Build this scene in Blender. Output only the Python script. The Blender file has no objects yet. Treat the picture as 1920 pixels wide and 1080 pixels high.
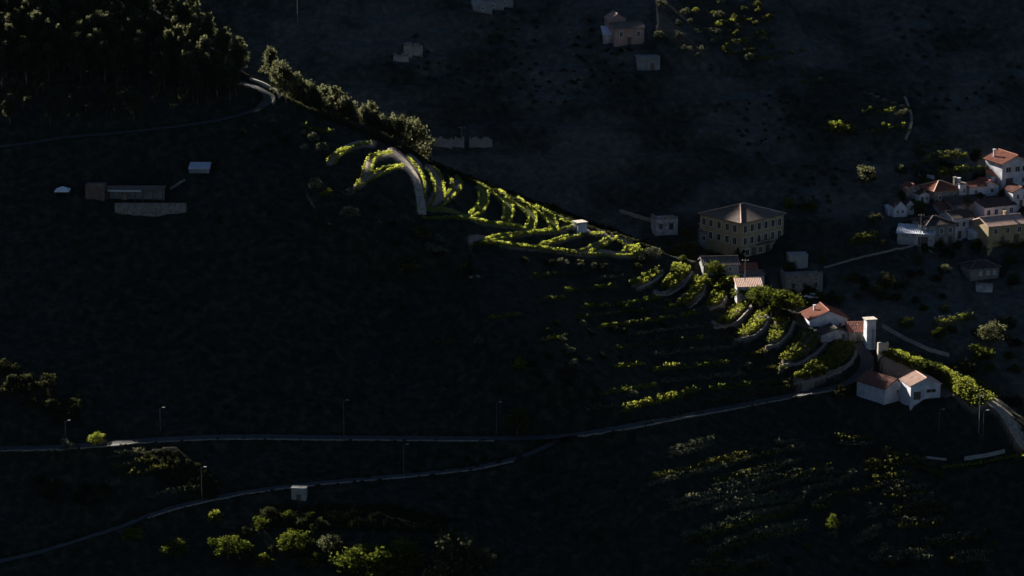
# Terraced vineyard spur and hillside village in raking back light (Blender 4.5, bpy)
import bpy, math, random
import numpy as np

rng = np.random.default_rng(7)
random.seed(7)
R = math.radians
scene = bpy.context.scene
COL = scene.collection

# ------------------------------------------------------------------ camera, sky, sun, exposure
PITCH, HC, HFOV = R(14.0), 320.0, R(20.0)
cam_d = bpy.data.cameras.new('camera')
cam_d.sensor_fit = 'HORIZONTAL'; cam_d.angle = HFOV
cam_d.clip_start = 5; cam_d.clip_end = 20000
cam = bpy.data.objects.new('camera', cam_d); COL.objects.link(cam)
cam.location = (0, 0, HC); cam.rotation_euler = (math.pi/2 - PITCH, 0, 0)
scene.camera = cam

SUN_EL, SUN_AZ = R(23.0), R(35.0)          # elevation; azimuth to the left of straight behind the hill
world = bpy.data.worlds.new('World'); scene.world = world; world.use_nodes = True
wn = world.node_tree; wn.nodes.clear()
sky = wn.nodes.new('ShaderNodeTexSky'); sky.sky_type = 'NISHITA'; sky.sun_disc = False
sky.ozone_density = 4.0; sky.dust_density = .4; sky.sun_elevation = SUN_EL; sky.sun_rotation = -SUN_AZ
bgn = wn.nodes.new('ShaderNodeBackground'); bgn.inputs[1].default_value = 0.0135
wo = wn.nodes.new('ShaderNodeOutputWorld')
wn.links.new(sky.outputs[0], bgn.inputs[0]); wn.links.new(bgn.outputs[0], wo.inputs[0])
sd = bpy.data.lights.new('sun', 'SUN'); sd.energy = 5.0; sd.angle = R(0.53); sd.color = (1.0, 0.93, 0.80)
sun = bpy.data.objects.new('sun', sd); COL.objects.link(sun)
import mathutils
_to_sun = mathutils.Vector((-math.sin(SUN_AZ)*math.cos(SUN_EL), math.cos(SUN_AZ)*math.cos(SUN_EL), math.sin(SUN_EL)))
sun.rotation_euler = _to_sun.to_track_quat('Z', 'Y').to_euler()
vs = scene.view_settings
vs.view_transform = 'Standard'; vs.look = 'None'; vs.exposure = 1.8; vs.gamma = 1.0
scene.render.engine = 'CYCLES'
scene.cycles.use_denoising = True
scene.cycles.max_bounces = 5; scene.cycles.diffuse_bounces = 3
scene.cycles.transmission_bounces = 4; scene.cycles.transparent_max_bounces = 4

# ------------------------------------------------------------------ survey: sight lines of the photograph to ground
F = 960.0/math.tan(HFOV/2)
cp, sp = math.cos(PITCH), math.sin(PITCH)
def uv2ts(u, v):
    a = (np.asarray(u, float)-960)/F; b = (540-np.asarray(v, float))/F
    k = cp + b*sp
    return a/k, (sp - b*cp)/k
def ts2uv(t, s):
    b = (sp - s*cp)/(cp + s*sp)
    return 960 + F*t*(cp + b*sp), 540 - F*b

# rasters over the hillside (2 units per cell)
U0, U1, V0, V1, RES = -500, 2420, -500, 1400, 2
NU, NV = (U1-U0)//RES + 1, (V1-V0)//RES + 1
GU, GV = np.meshgrid(np.arange(NU)*RES + U0, np.arange(NV)*RES + V0)
def blank(val): return np.full((NV, NU), float(val))
def strip_mask(pts, w):
    pts = np.asarray(pts, float); m = np.zeros((NV, NU), bool)
    for (x0, y0), (x1, y1) in zip(pts[:-1], pts[1:]):
        i0 = max(0, int((min(x0, x1)-w-U0)//RES)); i1 = min(NU, int((max(x0, x1)+w-U0)//RES)+2)
        j0 = max(0, int((min(y0, y1)-w-V0)//RES)); j1 = min(NV, int((max(y0, y1)+w-V0)//RES)+2)
        if i1 <= i0 or j1 <= j0: continue
        X = GU[j0:j1, i0:i1]; Y = GV[j0:j1, i0:i1]
        dx, dy = x1-x0, y1-y0; L = dx*dx+dy*dy+1e-9
        q = np.clip(((X-x0)*dx+(Y-y0)*dy)/L, 0, 1)
        m[j0:j1, i0:i1] |= (X-x0-q*dx)**2+(Y-y0-q*dy)**2 <= w*w
    return m
def poly_mask(pts):
    pts = np.asarray(pts, float); m = np.zeros((NV, NU), bool); n = len(pts)
    for k in range(n):
        x0, y0 = pts[k]; x1, y1 = pts[(k+1) % n]
        c = (GV < y1) != (GV < y0)
        with np.errstate(divide='ignore', invalid='ignore'):
            xi = x0 + (GV-y0)*(x1-x0)/(y1-y0 if y1 != y0 else 1e-9)
        m ^= c & (GU < xi)
    return m
def blur(a, nx, ny):
    def b1(a, n, ax):
        if n < 1: return a
        k = np.ones(2*n+1)/(2*n+1)
        pad = [(0, 0), (0, 0)]; pad[ax] = (n, n)
        c = np.cumsum(np.pad(a, pad, mode='edge'), axis=ax)
        z = np.zeros_like(np.take(c, [0], axis=ax))
        c = np.concatenate([z, c], axis=ax); m = 2*n+1
        N = a.shape[ax]
        return (np.take(c, range(m, m+N), axis=ax)-np.take(c, range(0, N), axis=ax))/m
    for _ in range(2):
        a = b1(a, nx, 1); a = b1(a, ny, 0)
    return a
def field(ctrl, width):                                   # smooth field from (u, v, value)
    num = np.zeros((NV//4+1, NU//4+1)); den = num.copy()
    X = GU[::4, ::4][:num.shape[0], :num.shape[1]]; Y = GV[::4, ::4][:num.shape[0], :num.shape[1]]
    num = np.zeros(X.shape); den = np.full(X.shape, 1e-12)
    for u, v, val in ctrl:
        w = 1.0/(((X-u)**2+(Y-v)**2)/width**2 + 0.02)**2
        num += w*val; den += w
    f = num/den
    iy = np.clip(np.arange(NV)/4, 0, f.shape[0]-1); ix = np.clip(np.arange(NU)/4, 0, f.shape[1]-1)
    f = np.array([np.interp(ix, np.arange(f.shape[1]), r) for r in f])
    return np.array([np.interp(iy, np.arange(f.shape[0]), f[:, k]) for k in range(f.shape[1])]).T
def samp(img, u, v):
    x = np.clip((np.asarray(u)-U0)/RES, 0, NU-1.001); y = np.clip((np.asarray(v)-V0)/RES, 0, NV-1.001)
    i = x.astype(int); j = y.astype(int); fx = x-i; fy = y-j
    return (img[j, i]*(1-fx)+img[j, i+1]*fx)*(1-fy)+(img[j+1, i]*(1-fx)+img[j+1, i+1]*fx)*fy

# ---- traced lines: terraces of the lit spur
CREST_ROWS = [   # (points, place words)
 ([(613,303),(622,292),(640,281),(662,275)], 'rim of the topmost crescent terrace, on its uphill side'),
 ([(627,308),(638,292),(655,279),(675,271),(696,268)], 'rim of the topmost crescent terrace, on its downhill side'),
 ([(668,345),(678,336),(682,315),(688,298),(700,290),(712,287)], 'uphill side of the second crescent terrace'),
 ([(694,330),(698,312),(703,298),(714,290),(735,286)], 'downhill side of the second crescent terrace'),
 ([(700,325),(714,317),(730,313),(744,310)], 'upper edge of the slanting strip left of the pale track'),
 ([(663,350),(682,345),(705,333),(728,320),(757,310)], 'lower edge of the slanting strip left of the pale track'),
 ([(764,294),(775,306),(786,318),(793,332),(796,350),(797,372)], 'right flank of the pale track'),
 ([(797,318),(806,326),(812,338),(816,355),(814,372),(804,392)], 'left side of the terrace just right of the track'),
 ([(812,314),(822,322),(829,335),(833,355),(834,372)], 'right side of the terrace just right of the track'),
 ([(842,333),(848,340),(849,350),(842,359),(834,368)], 'short inner curve above the second hooked terrace'),
 ([(856,330),(865,341),(866,352),(856,364),(842,376),(828,388),(816,397)], 'long outer curve of the second hooked terrace'),
 ([(792,409),(820,410),(850,409),(880,411),(920,418),(960,423),(985,428)], 'long level bench below the hooked terraces'),
 ([(896,360),(899,371),(896,383),(889,394),(880,401)], 'inner curve of the hooked terrace nearest the middle'),
 ([(914,358),(916,371),(915,383),(906,396),(884,409)], 'outer curve of the hooked terrace nearest the middle'),
 ([(893,343),(904,347),(915,355),(926,365),(937,374),(945,385),(946,398),(942,413)], 'inner curve of the brightest terrace'),
 ([(915,344),(925,349),(937,358),(950,369),(961,382),(963,394),(959,410),(956,417)], 'outer curve of the brightest terrace'),
 ([(946,370),(958,378),(969,387),(981,394),(989,404),(992,415),(986,425)], 'inner curve of the terrace below the brightest one'),
 ([(958,365),(972,372),(985,382),(999,394),(1007,407),(1006,418),(1002,428)], 'outer curve of the terrace below the brightest one'),
 ([(980,378),(991,385),(1007,396),(1019,407),(1029,419),(1033,431)], 'inner curve of the last big terrace before the hut'),
 ([(1003,387),(1019,392),(1030,400),(1041,409),(1044,419),(1047,433)], 'outer curve of the last big terrace before the hut'),
 ([(999,382),(1022,387),(1044,398),(1060,405),(1078,412)], 'skyline edge running down to the hut'),
 ([(1052,430),(1066,426),(1078,424)], 'short strip against the hut wall'),
 ([(1048,412),(1060,416),(1074,418)], 'short strip just above the hut'),
 ([(905,451),(931,443),(961,438),(999,434),(1022,431),(1036,432)], 'upper edge of the long strip under the big terraces'),
 ([(912,455),(940,448),(970,443),(1000,437),(1036,434)], 'lower edge of the long strip under the big terraces'),
 ([(1012,459),(1038,451),(1066,443)], 'upper slanting line below the hut'),
 ([(1022,460),(1046,453),(1069,446),(1094,440),(1116,437),(1132,439)], 'lower slanting line below the hut'),
 ([(882,465),(892,459),(922,458),(953,460),(985,464),(1015,467),(1050,472),(1085,476),(1116,478),(1147,479),(1179,479),(1196,477)], 'lowest long bench of the lit spur'),
 ([(905,457),(940,456),(975,460),(1010,463),(1045,468),(1080,472)], 'second line of the lowest long bench'),
 ([(1088,471),(1110,461),(1129,452),(1143,443)], 'left line of the twin slanting strip near the tip'),
 ([(1105,473),(1129,463),(1147,452),(1157,444)], 'right line of the twin slanting strip near the tip'),
 ([(1158,453),(1172,457),(1176,464),(1165,474)], 'small round curve at the tip'),
]
CREST_BENCH = [  # (points, half width)
 ([(618,304),(630,292),(648,280),(675,271),(700,268)], 6), ([(678,343),(688,322),(694,303),(706,292),(735,286)], 8),
 ([(665,349),(692,338),(715,325),(740,314),(757,311)], 5),
 ([(735,283),(755,300),(774,325),(784,350),(790,385),(792,402)], 9), ([(764,294),(786,318),(794,340),(797,372)], 4),
 ([(806,318),(818,330),(824,350),(824,372),(812,394)], 9),
 ([(846,335),(850,345),(842,358),(834,368)], 4), ([(858,332),(862,346),(852,362),(835,380),(816,397)], 5),
 ([(785,408),(830,410),(880,411),(920,418),(960,423),(990,429)], 5),
 ([(906,358),(908,372),(905,385),(896,396),(884,407)], 8),
 ([(900,345),(920,354),(938,367),(952,383),(955,397),(950,414)], 9),
 ([(955,370),(975,380),(992,396),(1000,411),(996,426)], 8),
 ([(990,383),(1012,393),(1030,408),(1038,420),(1042,432)], 8), ([(1010,386),(1045,402),(1078,414)], 5),
 ([(1052,429),(1078,424),(1100,432)], 5),
 ([(908,454),(940,446),(975,440),(1000,436),(1040,433),(1060,431)], 5),
 ([(1017,459),(1046,452),(1069,445),(1094,439),(1132,438),(1160,443),(1180,455)], 5),
 ([(882,465),(905,459),(953,460),(1000,465),(1050,471),(1100,476),(1150,478),(1196,476)], 6),
 ([(1096,472),(1120,462),(1138,452),(1150,443)], 6), ([(1165,450),(1175,458),(1172,468)], 3),
 ([(1182,466),(1192,463),(1200,473),(1184,475)], 7)]
# right-hand terraces: inner line, outer line, number of rows, outer wall line
TERR = [
 ('small terrace below the spur tip', [(1182,535),(1205,523),(1230,507)], [(1192,537),(1215,527),(1240,511)], 2, [(1195,541),(1218,532),(1242,515)]),
 ('steep terrace left of the red roof', [(1240,541),(1254,527),(1260,511),(1266,499)], [(1256,545),(1275,531),(1285,515),(1292,503)], 4, [(1226,550),(1244,555),(1268,546),(1286,531),(1297,510)]),
 ('narrow terrace beside the red-roofed house', [(1268,575),(1286,560),(1299,545),(1303,524)], [(1284,576),(1300,562),(1313,546),(1318,526)], 3, [(1287,580),(1305,568),(1319,551),(1322,528)]),
 ('terrace under the pink roof', [(1326,575),(1333,560),(1341,548)], [(1338,577),(1350,566),(1358,552)], 3, [(1330,580),(1353,572),(1362,556)]),
 ('terrace with the pale curved edge', [(1347,607),(1366,590),(1384,574),(1394,565)], [(1360,609),(1382,594),(1398,578),(1405,568)], 4, [(1337,612),(1353,616),(1384,602),(1406,579),(1410,570)]),
 ('rounded terrace amid the steps', [(1381,632),(1402,615),(1417,598),(1420,588)], [(1398,631),(1420,618),(1432,604),(1435,590)], 4, [(1378,637),(1415,630),(1436,611),(1442,595),(1438,586)]),
 ('short terrace below the blue-white house', [(1442,642),(1447,622),(1452,602)], [(1458,641),(1470,622),(1480,602)], 4, [(1438,649),(1458,647),(1480,625),(1488,604)]),
 ('long terrace below the low grey house', [(1463,676),(1482,652),(1500,636),(1506,621)], [(1480,679),(1512,665),(1532,646),(1548,628)], 4, [(1465,684),(1497,683),(1522,670),(1544,651),(1552,632)]),
 ('lowest terrace beside the lane', [(1489,708),(1525,684),(1555,664),(1566,643)], [(1505,714),(1548,702),(1580,682),(1598,660),(1600,645)], 6, [(1488,720),(1530,712),(1572,699),(1593,685),(1604,668),(1607,650)]),
 ('bright slope beyond the barns', [(1650,667),(1690,682),(1740,708),(1790,738),(1828,768)], [(1672,656),(1720,674),(1770,694),(1830,718),(1880,746)], 9, None),
]
ROAD1 = [(-300,848),(-60,843),(0,841),(60,840),(120,838),(180,834),(230,830),(300,824),(400,820),(480,819),(600,821),(800,822),(960,823),(1040,820),(1100,812),(1200,796),(1300,777),(1400,758),(1500,739),(1560,728),(1600,715),(1622,694),(1630,676),(1618,656),(1606,642)]
ROAD2 = [(1050,826),(1030,838),(980,858),(900,877),(800,889),(700,897),(600,906),(500,918),(420,931),(340,949),(290,966),(240,986),(150,1016),(60,1041),(0,1054),(-300,1120)]
ROAD3 = [(-200,300),(60,268),(120,258),(220,250),(330,238),(400,228),(455,215),(490,202),(508,188),(504,176),(487,166),(462,158),(430,150),(380,140)]
LEFT_ROWS = [   # thin lit rows on the shaded slope
 ([(1060,548),(1082,545)],'left end of the topmost thin lit line on the shaded slope',.9), ([(1098,545),(1125,541),(1155,538)],'topmost thin lit line on the shaded slope',.8),
 ([(1090,580),(1112,577)],'left scrap of the broken lit line on the shaded slope',.9), ([(1125,577),(1145,574)],'second scrap of the broken lit line on the shaded slope',.9),
 ([(1156,573),(1180,570),(1202,567)],'longest scrap of the broken lit line on the shaded slope',.9), ([(1210,565),(1238,561)],'right scrap of the broken lit line on the shaded slope',1.1),
 ([(1120,616),(1165,611),(1220,604),(1240,601)],'long straight lit line low on the shaded slope',.8), ([(1245,599),(1266,596)],'right end of the long straight lit line',.8), ([(1278,594),(1308,590)],'short lit tuft line below the steps',1.1),
 ([(1225,698),(1260,694),(1300,690),(1340,687),(1368,684)],'dim row low under the stepped terraces',1.4),
 ([(1165,775),(1190,767),(1222,760)],'left half of the leafy line above the road',1.5), ([(1225,760),(1255,752),(1280,746)],'brightest part of the leafy line above the road',1.8), ([(1278,742),(1310,737)],'middle of the leafy line above the road',1.4), ([(1330,735),(1358,731)],'right part of the leafy line above the road',1.2), ([(1362,729),(1406,724)],'right end of the leafy line above the road',1.0),
 ([(916,599),(945,595),(976,591)],'lone lit dash in the middle of the dark slope',.7), ([(818,644),(848,643)],'small lit dash left of the lone bush',.7),
 ([(568,238),(584,243)],'stub of row under the pines',1.0), ([(588,242),(605,246),(625,251)],'first lit row under the pines',.9),
 ([(862,512),(870,500),(878,488)],'short lit line below the spur',.8),
 ([(1735,296),(1765,291),(1800,288)],'upper garden row above the red hipped roof',1.2), ([(1728,304),(1765,301),(1812,293)],'second garden row above the red hipped roof',1.2),
 ([(1760,326),(1790,322),(1818,317)],'third garden row above the red hipped roof',1.2), ([(1762,332),(1800,327),(1850,318)],'lowest garden row above the red hipped roof',1.2),
 ([(1588,452),(1615,448),(1650,443)],'garden row left of the pale sheet roof',1.2), ([(1592,459),(1620,455),(1640,452)],'lower garden row left of the pale sheet roof',1.0),
 ([(1752,610),(1785,603),(1820,592)],'upper line of the small plot right of the tower',1.0), ([(1753,615),(1790,608),(1825,597)],'lower line of the small plot right of the tower',1.0),
 ([(1265,468),(1290,467),(1312,466)],'lit hedge line left of the big building',1.1), ([(1235,437),(1262,437)],'lit hedge below the ruined hut',1.2), ([(1318,471),(1345,477)],'pale edge line left of the big building',.5),
 ([(1842,470),(1880,466),(1925,462)],'hedge under the ochre house',1.6), ([(1848,447),(1875,446)],'bush line against the ochre house',1.5),
]
FIELD_ROWS = [
 ([(1256,850),(1290,841),(1335,828)],0),([(1220,902),(1270,887),(1330,874),(1412,851)],1),([(1340,908),(1400,892),(1462,872)],1),
 ([(1253,948),(1300,938),(1370,922),(1440,902),(1490,891),(1558,888)],0),([(1340,953),(1400,941),(1482,931)],0),
 ([(1281,1008),(1340,993),(1400,973),(1440,965),(1482,957),(1510,928)],0),([(1325,1043),(1370,1019),(1420,1003),(1508,987)],0),
 ([(1298,1062),(1390,1060),(1440,1048)],0),([(1452,835),(1500,832)],0),([(1572,823),(1634,824)],1),([(1620,874),(1660,870),(1684,877)],1),
 ([(1660,852),(1700,860),(1730,870),(1768,888)],1),([(1640,902),(1705,893)],1),([(1655,925),(1735,917)],0),([(1700,938),(1748,932)],0),
 ([(1676,958),(1722,950),(1778,948)],1),([(1686,983),(1768,978)],0),([(1730,1018),(1822,1006)],0),([(1786,1043),(1858,1040)],0),
 ([(1440,1000),(1508,984)],0),([(1610,1012),(1652,990)],0),([(1630,962),(1660,953)],0),([(1522,950),(1555,935)],0),([(1630,1042),(1740,1040)],0),
 ([(1765,876),(1800,875),(1850,868),(1882,860),(1930,854)],2),
 ([(205,857),(235,855),(272,853)],0),([(213,883),(250,873),(288,867)],1),([(228,895),(270,889),(312,882)],1),([(200,912),(224,909)],0),([(284,934),(330,926),(376,917)],0),([(1720,545),(1775,540)],0),([(1575,530),(1600,522)],1),
]
EXTRA_ROWS = [([(u+random.uniform(-6, 6), v+dv) for u, v in pts], 0 if random.random() < .6 else 1) for pts, c in FIELD_ROWS[:24] for dv in (random.uniform(9, 13),) if len(pts) > 1 and pts[0][1] > 800 and pts[0][0] > 1100]
EXTRA_ROWS += [([(1260+60*k, 868+14*k-(k % 2)*6), (1330+60*k, 852+14*k), (1400+50*k, 842+12*k)], k % 2) for k in range(1, 6)]
MID_ROWS = [[(1000,520),(1040,516),(1100,512)],[(1120,525),(1170,518)],[(1010,565),(1060,560)],[(1080,598),(1150,590),(1215,582)],[(1240,580),(1262,576)],[(1190,628),(1250,620),(1320,612)],[(1150,655),(1230,645),(1330,634)],[(1350,640),(1375,632)],[(1220,668),(1300,660),(1380,650)],[(1390,668),(1440,660)],[(1380,700),(1440,692),(1480,690)],[(1240,718),(1320,710),(1400,704)],[(1410,722),(1480,716)],[(1330,752),(1420,738),(1500,724)],[(1100,770),(1150,762)],[(1120,740),(1190,730),(1230,724)],[(1010,640),(1060,632)],[(1150,690),(1205,684)]]

# ---- slope field of the near hill (degrees), crest line, far hill
CREST = [(-500,-60),(-200,-50),(100,-40),(250,-15),(370,50),(470,130),(520,168),(600,212),(700,250),(745,274),(800,306),(880,343),(960,371),(1050,405),(1100,425),(1160,446),(1230,474),(1300,492),(1350,512),(1430,558),(1520,578),(1600,604),(1650,642),(1700,655),(1800,690),(1885,738),(1960,790),(2100,850),(2420,960)]
sig = field([(-300,0,30),(0,100,30),(400,100,29),(600,230,29),(0,500,31),(500,500,31),(700,450,31),(800,600,22),(700,320,22),(830,390,17),(900,350,20),(950,440,17),(1050,430,19),(1050,520,17),(1150,560,15),(1250,530,20),(1320,560,24),(1450,640,25),(1200,680,13),(1330,690,12),(1300,740,9),(0,800,27),(500,780,26),(900,760,16),
             (0,950,25),(500,930,26),(900,950,26),(1100,950,22),(300,1060,26),(1300,860,13),(1400,940,14),(1400,1050,15),(1550,820,17),(1600,950,16),(1750,930,17),(1750,720,21),(1750,800,19),(0,1200,25),(1000,1200,20),(1900,1200,18),(2300,900,18),(2300,1200,17)], 150)
M = blank(0)                                  # light wanted by the relief: -1 free, 0 shaded, 1 just below the light, 2 lit
M[poly_mask([(1050,520),(1240,490),(1330,490),(1620,600),(1620,720),(1400,770),(1150,790),(1040,640)])] = 1
M[poly_mask([(-100,300),(560,260),(860,500),(1050,540),(1130,790),(900,812),(-100,812)])] = 0
M[poly_mask([(1190,820),(1560,810),(1700,830),(1930,900),(1930,1100),(1200,1100)])] = 1
M[poly_mask([(150,850),(330,840),(420,920),(280,940),(180,920)])] = 1
M[poly_mask([(380,960),(700,960),(900,1000),(900,1100),(380,1100)])] = 1
M[poly_mask([(880,490),(1080,490),(1200,600),(1200,745),(940,745),(900,620)])] = 1
DEF = blank(.75)                               # how far below the light (m)
k = poly_mask([(-200,-100),(250,-60),(380,40),(520,160),(800,280),(780,300),(640,240),(520,200),(440,225),(-200,250)]); M[k] = 1; DEF[k] = 2.6
k = poly_mask([(560,250),(620,300),(700,370),(790,412),(880,430),(880,510),(720,510),(600,420),(540,300)]) & (M < .5); M[k] = 1; DEF[k] = 1.0
k = poly_mask([(380,960),(700,960),(900,1000),(900,1100),(380,1100)]); DEF[k] = 2.2
k = poly_mask([(600,250),(760,270),(1240,450),(1240,490),(1000,485),(870,470),(860,430),(780,415),(700,360),(620,330)]); M[k] = 1; DEF[k] = .7
k = poly_mask([(-60,680),(60,680),(180,760),(160,812),(-60,812)]); M[k] = 1; DEF[k] = 2
zone = blank(0)                                # ground cover: 0 scrub, 1 bare earth, 2 grass
def bench(pts, w, s=3.0, m=2, z=1, feather=True):
    k = strip_mask(pts, w)
    if m is not None: M[k] = m
    if z is not None: zone[k] = z
def terrpoly(a, b, s=4.0, m=2, z=1):
    k = poly_mask(list(a)+list(b)[::-1]); M[k] = m; zone[k] = z
for lab, a, b, n, wall in TERR:
    terrpoly(a, b, s=(10 if wall else 10))
    if wall: bench(wall, 3, s=10)
# strip below each terrace wall: shade wanted, so the ground is lowered
for lab, a, b, n, wall in TERR:
    if wall:
        k = strip_mask([(x+3, y+9) for x, y in wall], 4) & (M != 2); M[k] = 0
for pts, w in CREST_BENCH: bench(pts, w, s=13)
for pts, w in CREST_BENCH[9:14]: zone[strip_mask(pts, w)] = 2
zone[strip_mask(CREST_BENCH[8][0], 5)] = 2; zone[strip_mask(CREST_BENCH[20][0], 8)] = 2
for pts, lab, h in LEFT_ROWS[:20]: bench(pts, 5, s=6, m=1, z=0)
for pts, c in FIELD_ROWS: bench(pts, 5, s=2, m=1, z=0)
bench(ROAD1, 8, s=0.5, m=0, z=0); bench(ROAD2, 6, s=0.5, m=0, z=0); bench(ROAD3, 6, s=1, m=0, z=0)
bench([(110,838),(180,834),(240,829)], 7, s=0, m=2, z=0)
bench([(1075,818),(1120,810),(1200,797),(1310,778)], 7, s=0, m=1, z=0)
bench([(462,158),(487,166),(504,176),(508,188),(485,203)], 6, s=8, m=2)
bench([(280,969),(300,962),(340,949)], 4, s=0, m=2, z=0)
bench([(1625,665),(1632,680),(1634,705)], 8, s=2, m=2)
for pts in ([(160,372),(310,370),(350,380)], [(100,368),(135,366)], [(350,322),(395,320)]): bench(pts, 8, s=2, m=0, z=0)
bench([(1560,600),(1640,640)], 14, s=4, m=-1, z=0)
bench([(1600,752),(1700,752),(1775,742)], 12, s=2, m=-1, z=0)
bench([(1735,850),(1800,855),(1880,845),(1960,835)], 9, s=1, m=1, z=0)
bench([(1855,752),(1880,770),(1900,800),(1918,832)], 9, s=6, m=2)
bench([(1325,500),(1425,545)], 16, s=3, m=-1, z=0)
sig = blur(sig, 1, 0)

sigF = field([(-300,300,31),(300,100,31),(700,100,31),(700,250,31),(1150,330,29),(1150,200,28),(1150,0,27.5),(1230,100,27),(1370,60,24),(1450,130,23),(1600,50,24),(1700,150,24),(1600,230,22),(1900,200,25),(1500,300,23),(1300,380,25),(1450,450,23),(1550,520,25),(1800,400,22),(1780,310,23),(1850,330,24),(1800,550,27),(1700,650,27),(1850,650,27),(1000,600,27),(500,600,27),(1600,800,20),(1000,800,20),(0,800,20),(2300,400,26),(1000,-200,28),(0,-200,31),(2000,-200,26),(1000,-450,15),(0,-450,15),(2200,-450,15)], 150)
MF = blank(0)
MF[poly_mask([(1230,-10),(1470,-10),(1560,160),(1700,200),(1720,265),(1560,260),(1440,140),(1230,120)])] = 1
MF[GV < -70] = -1
zoneF = blank(0)
for pts, lab, h in LEFT_ROWS[20:]:
    k = strip_mask(pts, 5); MF[k] = 1
sigF = blur(sigF, 1, 0)

NT, NS = 1300, 900
tg = np.linspace(*[float(uv2ts(u, 540)[0]) for u in (-480, 2400)], NT)
smax, smin = float(uv2ts(960, 1390)[1]), float(uv2ts(960, -480)[1])
sg = np.linspace(smax, smin, NS)
TT, SS = np.meshgrid(tg, sg)
UU, VV = ts2uv(TT, SS)
def integrate(sigimg, y0):
    sl = np.tan(np.radians(samp(sigimg, UU, VV)))
    ds = sg[0]-sg[1]
    inc = ds/(SS+sl)
    ln = np.cumsum(inc, axis=0)-inc
    return np.log(y0)[None, :]+ln
lnN = integrate(sig, np.full(NT, 572.0))
w_lat = blur(lnN, 2, 0); lnN = w_lat
lnF = integrate(sigF, np.zeros(NT)+1.0)
j900 = int(np.argmin(abs(sg-float(uv2ts(960, 900)[1]))))
uc = ts2uv(tg, np.full(NT, sg[j900]))[0]
ystart = np.interp(uc, [-500,300,700,1000,1200,1350,1600,1920,2420], [735,735,735,734,730,727,722,718,715])
for _ in range(3): ystart = np.convolve(np.pad(ystart, 60, mode='edge'), np.ones(121)/121, 'valid')
lnF = lnF-lnF[j900][None, :]+np.log(ystart)[None, :]
lnF = blur(lnF, 4, 0)
yN, yF = np.exp(lnN), np.exp(lnF)

# the ground as one sheet: uneven spacing, fine where the photograph looks
def axis(parts):
    out = [parts[0][0]]
    for a, b, d in parts:
        n = max(1, int(round((b-a)/d))); out += list(a+(b-a)*(np.arange(1, n+1)/n))
    return np.array(out)
xs = axis([(-3000,-600,150),(-600,-260,14),(-260,-190,1.6),(-190,190,.62),(190,260,1.6),(260,600,14),(600,3000,150)])
ys = axis([(-400,500,60),(500,600,4),(600,860,.6),(860,980,1.2),(980,1300,3),(1300,2000,16),(2000,6000,250)])
cu, cv = [p[0] for p in CREST], [p[1] for p in CREST]
tcr = tg
ucr = ts2uv(tcr, np.full(NT, .25))[0]
scr = uv2ts(ucr, np.interp(ucr, cu, cv))[1]
# column tables: height against distance
yt = np.arange(480, 2300, .5)
YCR = np.empty(NT); ZN = np.empty((NT, len(yt))); ZF = np.empty((NT, len(yt)))
for i in range(NT):
    m = sg >= scr[i]
    yc = yN[m, i]; sc_ = sg[m]
    s_ = np.interp(yt, yc, sc_)
    z = HC-yt*s_
    ycr = yc[-1]; zcr = HC-ycr*sc_[-1]; YCR[i] = ycr
    far = yt > ycr; z[far] = zcr-.25*(yt[far]-ycr)-.2*np.maximum(0, yt[far]-ycr-4)
    near = yt < yc[0]; z[near] = (HC-yc[0]*sc_[0])-.42*(yc[0]-yt[near])
    ZN[i] = z
    s_ = np.interp(yt, yF[:, i], sg); z = HC-yt*s_
    near = yt < yF[0, i]; z[near] = -500
    end = yt > yF[-1, i]; z[end] = (HC-yF[-1, i]*sg[-1])+.05*(yt[end]-yF[-1, i])
    ZF[i] = z
def table(Z, x, y):
    t = np.clip(x/np.maximum(y, 1), tg[0], tg[-1]); yy = np.clip(y, yt[0], yt[-1])
    p = np.clip((t-tg[0])/(tg[1]-tg[0]), 0, NT-1.001); q = np.clip((yy-yt[0])/.5, 0, len(yt)-1.001)
    i = p.astype(int); j = q.astype(int); a = p-i; b = q-j
    return (Z[i, j]*(1-a)+Z[i+1, j]*a)*(1-b)+(Z[i, j+1]*(1-a)+Z[i+1, j+1]*a)*b
XX, YY = np.meshgrid(xs, ys)
HN = table(ZN, XX, YY); HF = table(ZF, XX, YY)
isF = HF > HN
H = np.where(isF, HF, HN)
# beyond the surveyed fan and below it: calm valley floor and hills
H = np.maximum(H, 20.0)
# fractal unevenness of the ground
def vnoise(x, y, seed):
    def h(i, j): 
        n = (i*374761393+j*668265263+seed*1442695)&0x7fffffff
        n = ((n^(n>>13))*1274126177)&0x7fffffff
        return ((n^(n>>16))&0xffff)/65535.0
    i = np.floor(x).astype(np.int64); j = np.floor(y).astype(np.int64); a = x-i; b = y-j
    a = a*a*(3-2*a); b = b*b*(3-2*b)
    return (h(i, j)*(1-a)+h(i+1, j)*a)*(1-b)+(h(i, j+1)*(1-a)+h(i+1, j+1)*a)*b-.5
BACK = ~isF & (YY > np.interp(XX/np.maximum(YY, 1), tg, YCR)-1.5)       # the brow and the hidden far side of the spur
def masks():
    cu_, cv_ = ts2uv(XX/np.maximum(YY, 1), (HC-H)/np.maximum(YY, 1))
    Mg = np.where(isF, samp(MF, cu_, cv_), samp(M, cu_, cv_))
    Mg = np.where((cu_ > U0+40) & (cu_ < U1-40) & (YY > 560) & (YY < 1300), Mg, -1)
    Mg = np.where(BACK & (Mg < 1.5), -1, Mg)
    return cu_, cv_, Mg, np.where(isF, 1.0, samp(DEF, cu_, cv_))
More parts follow.
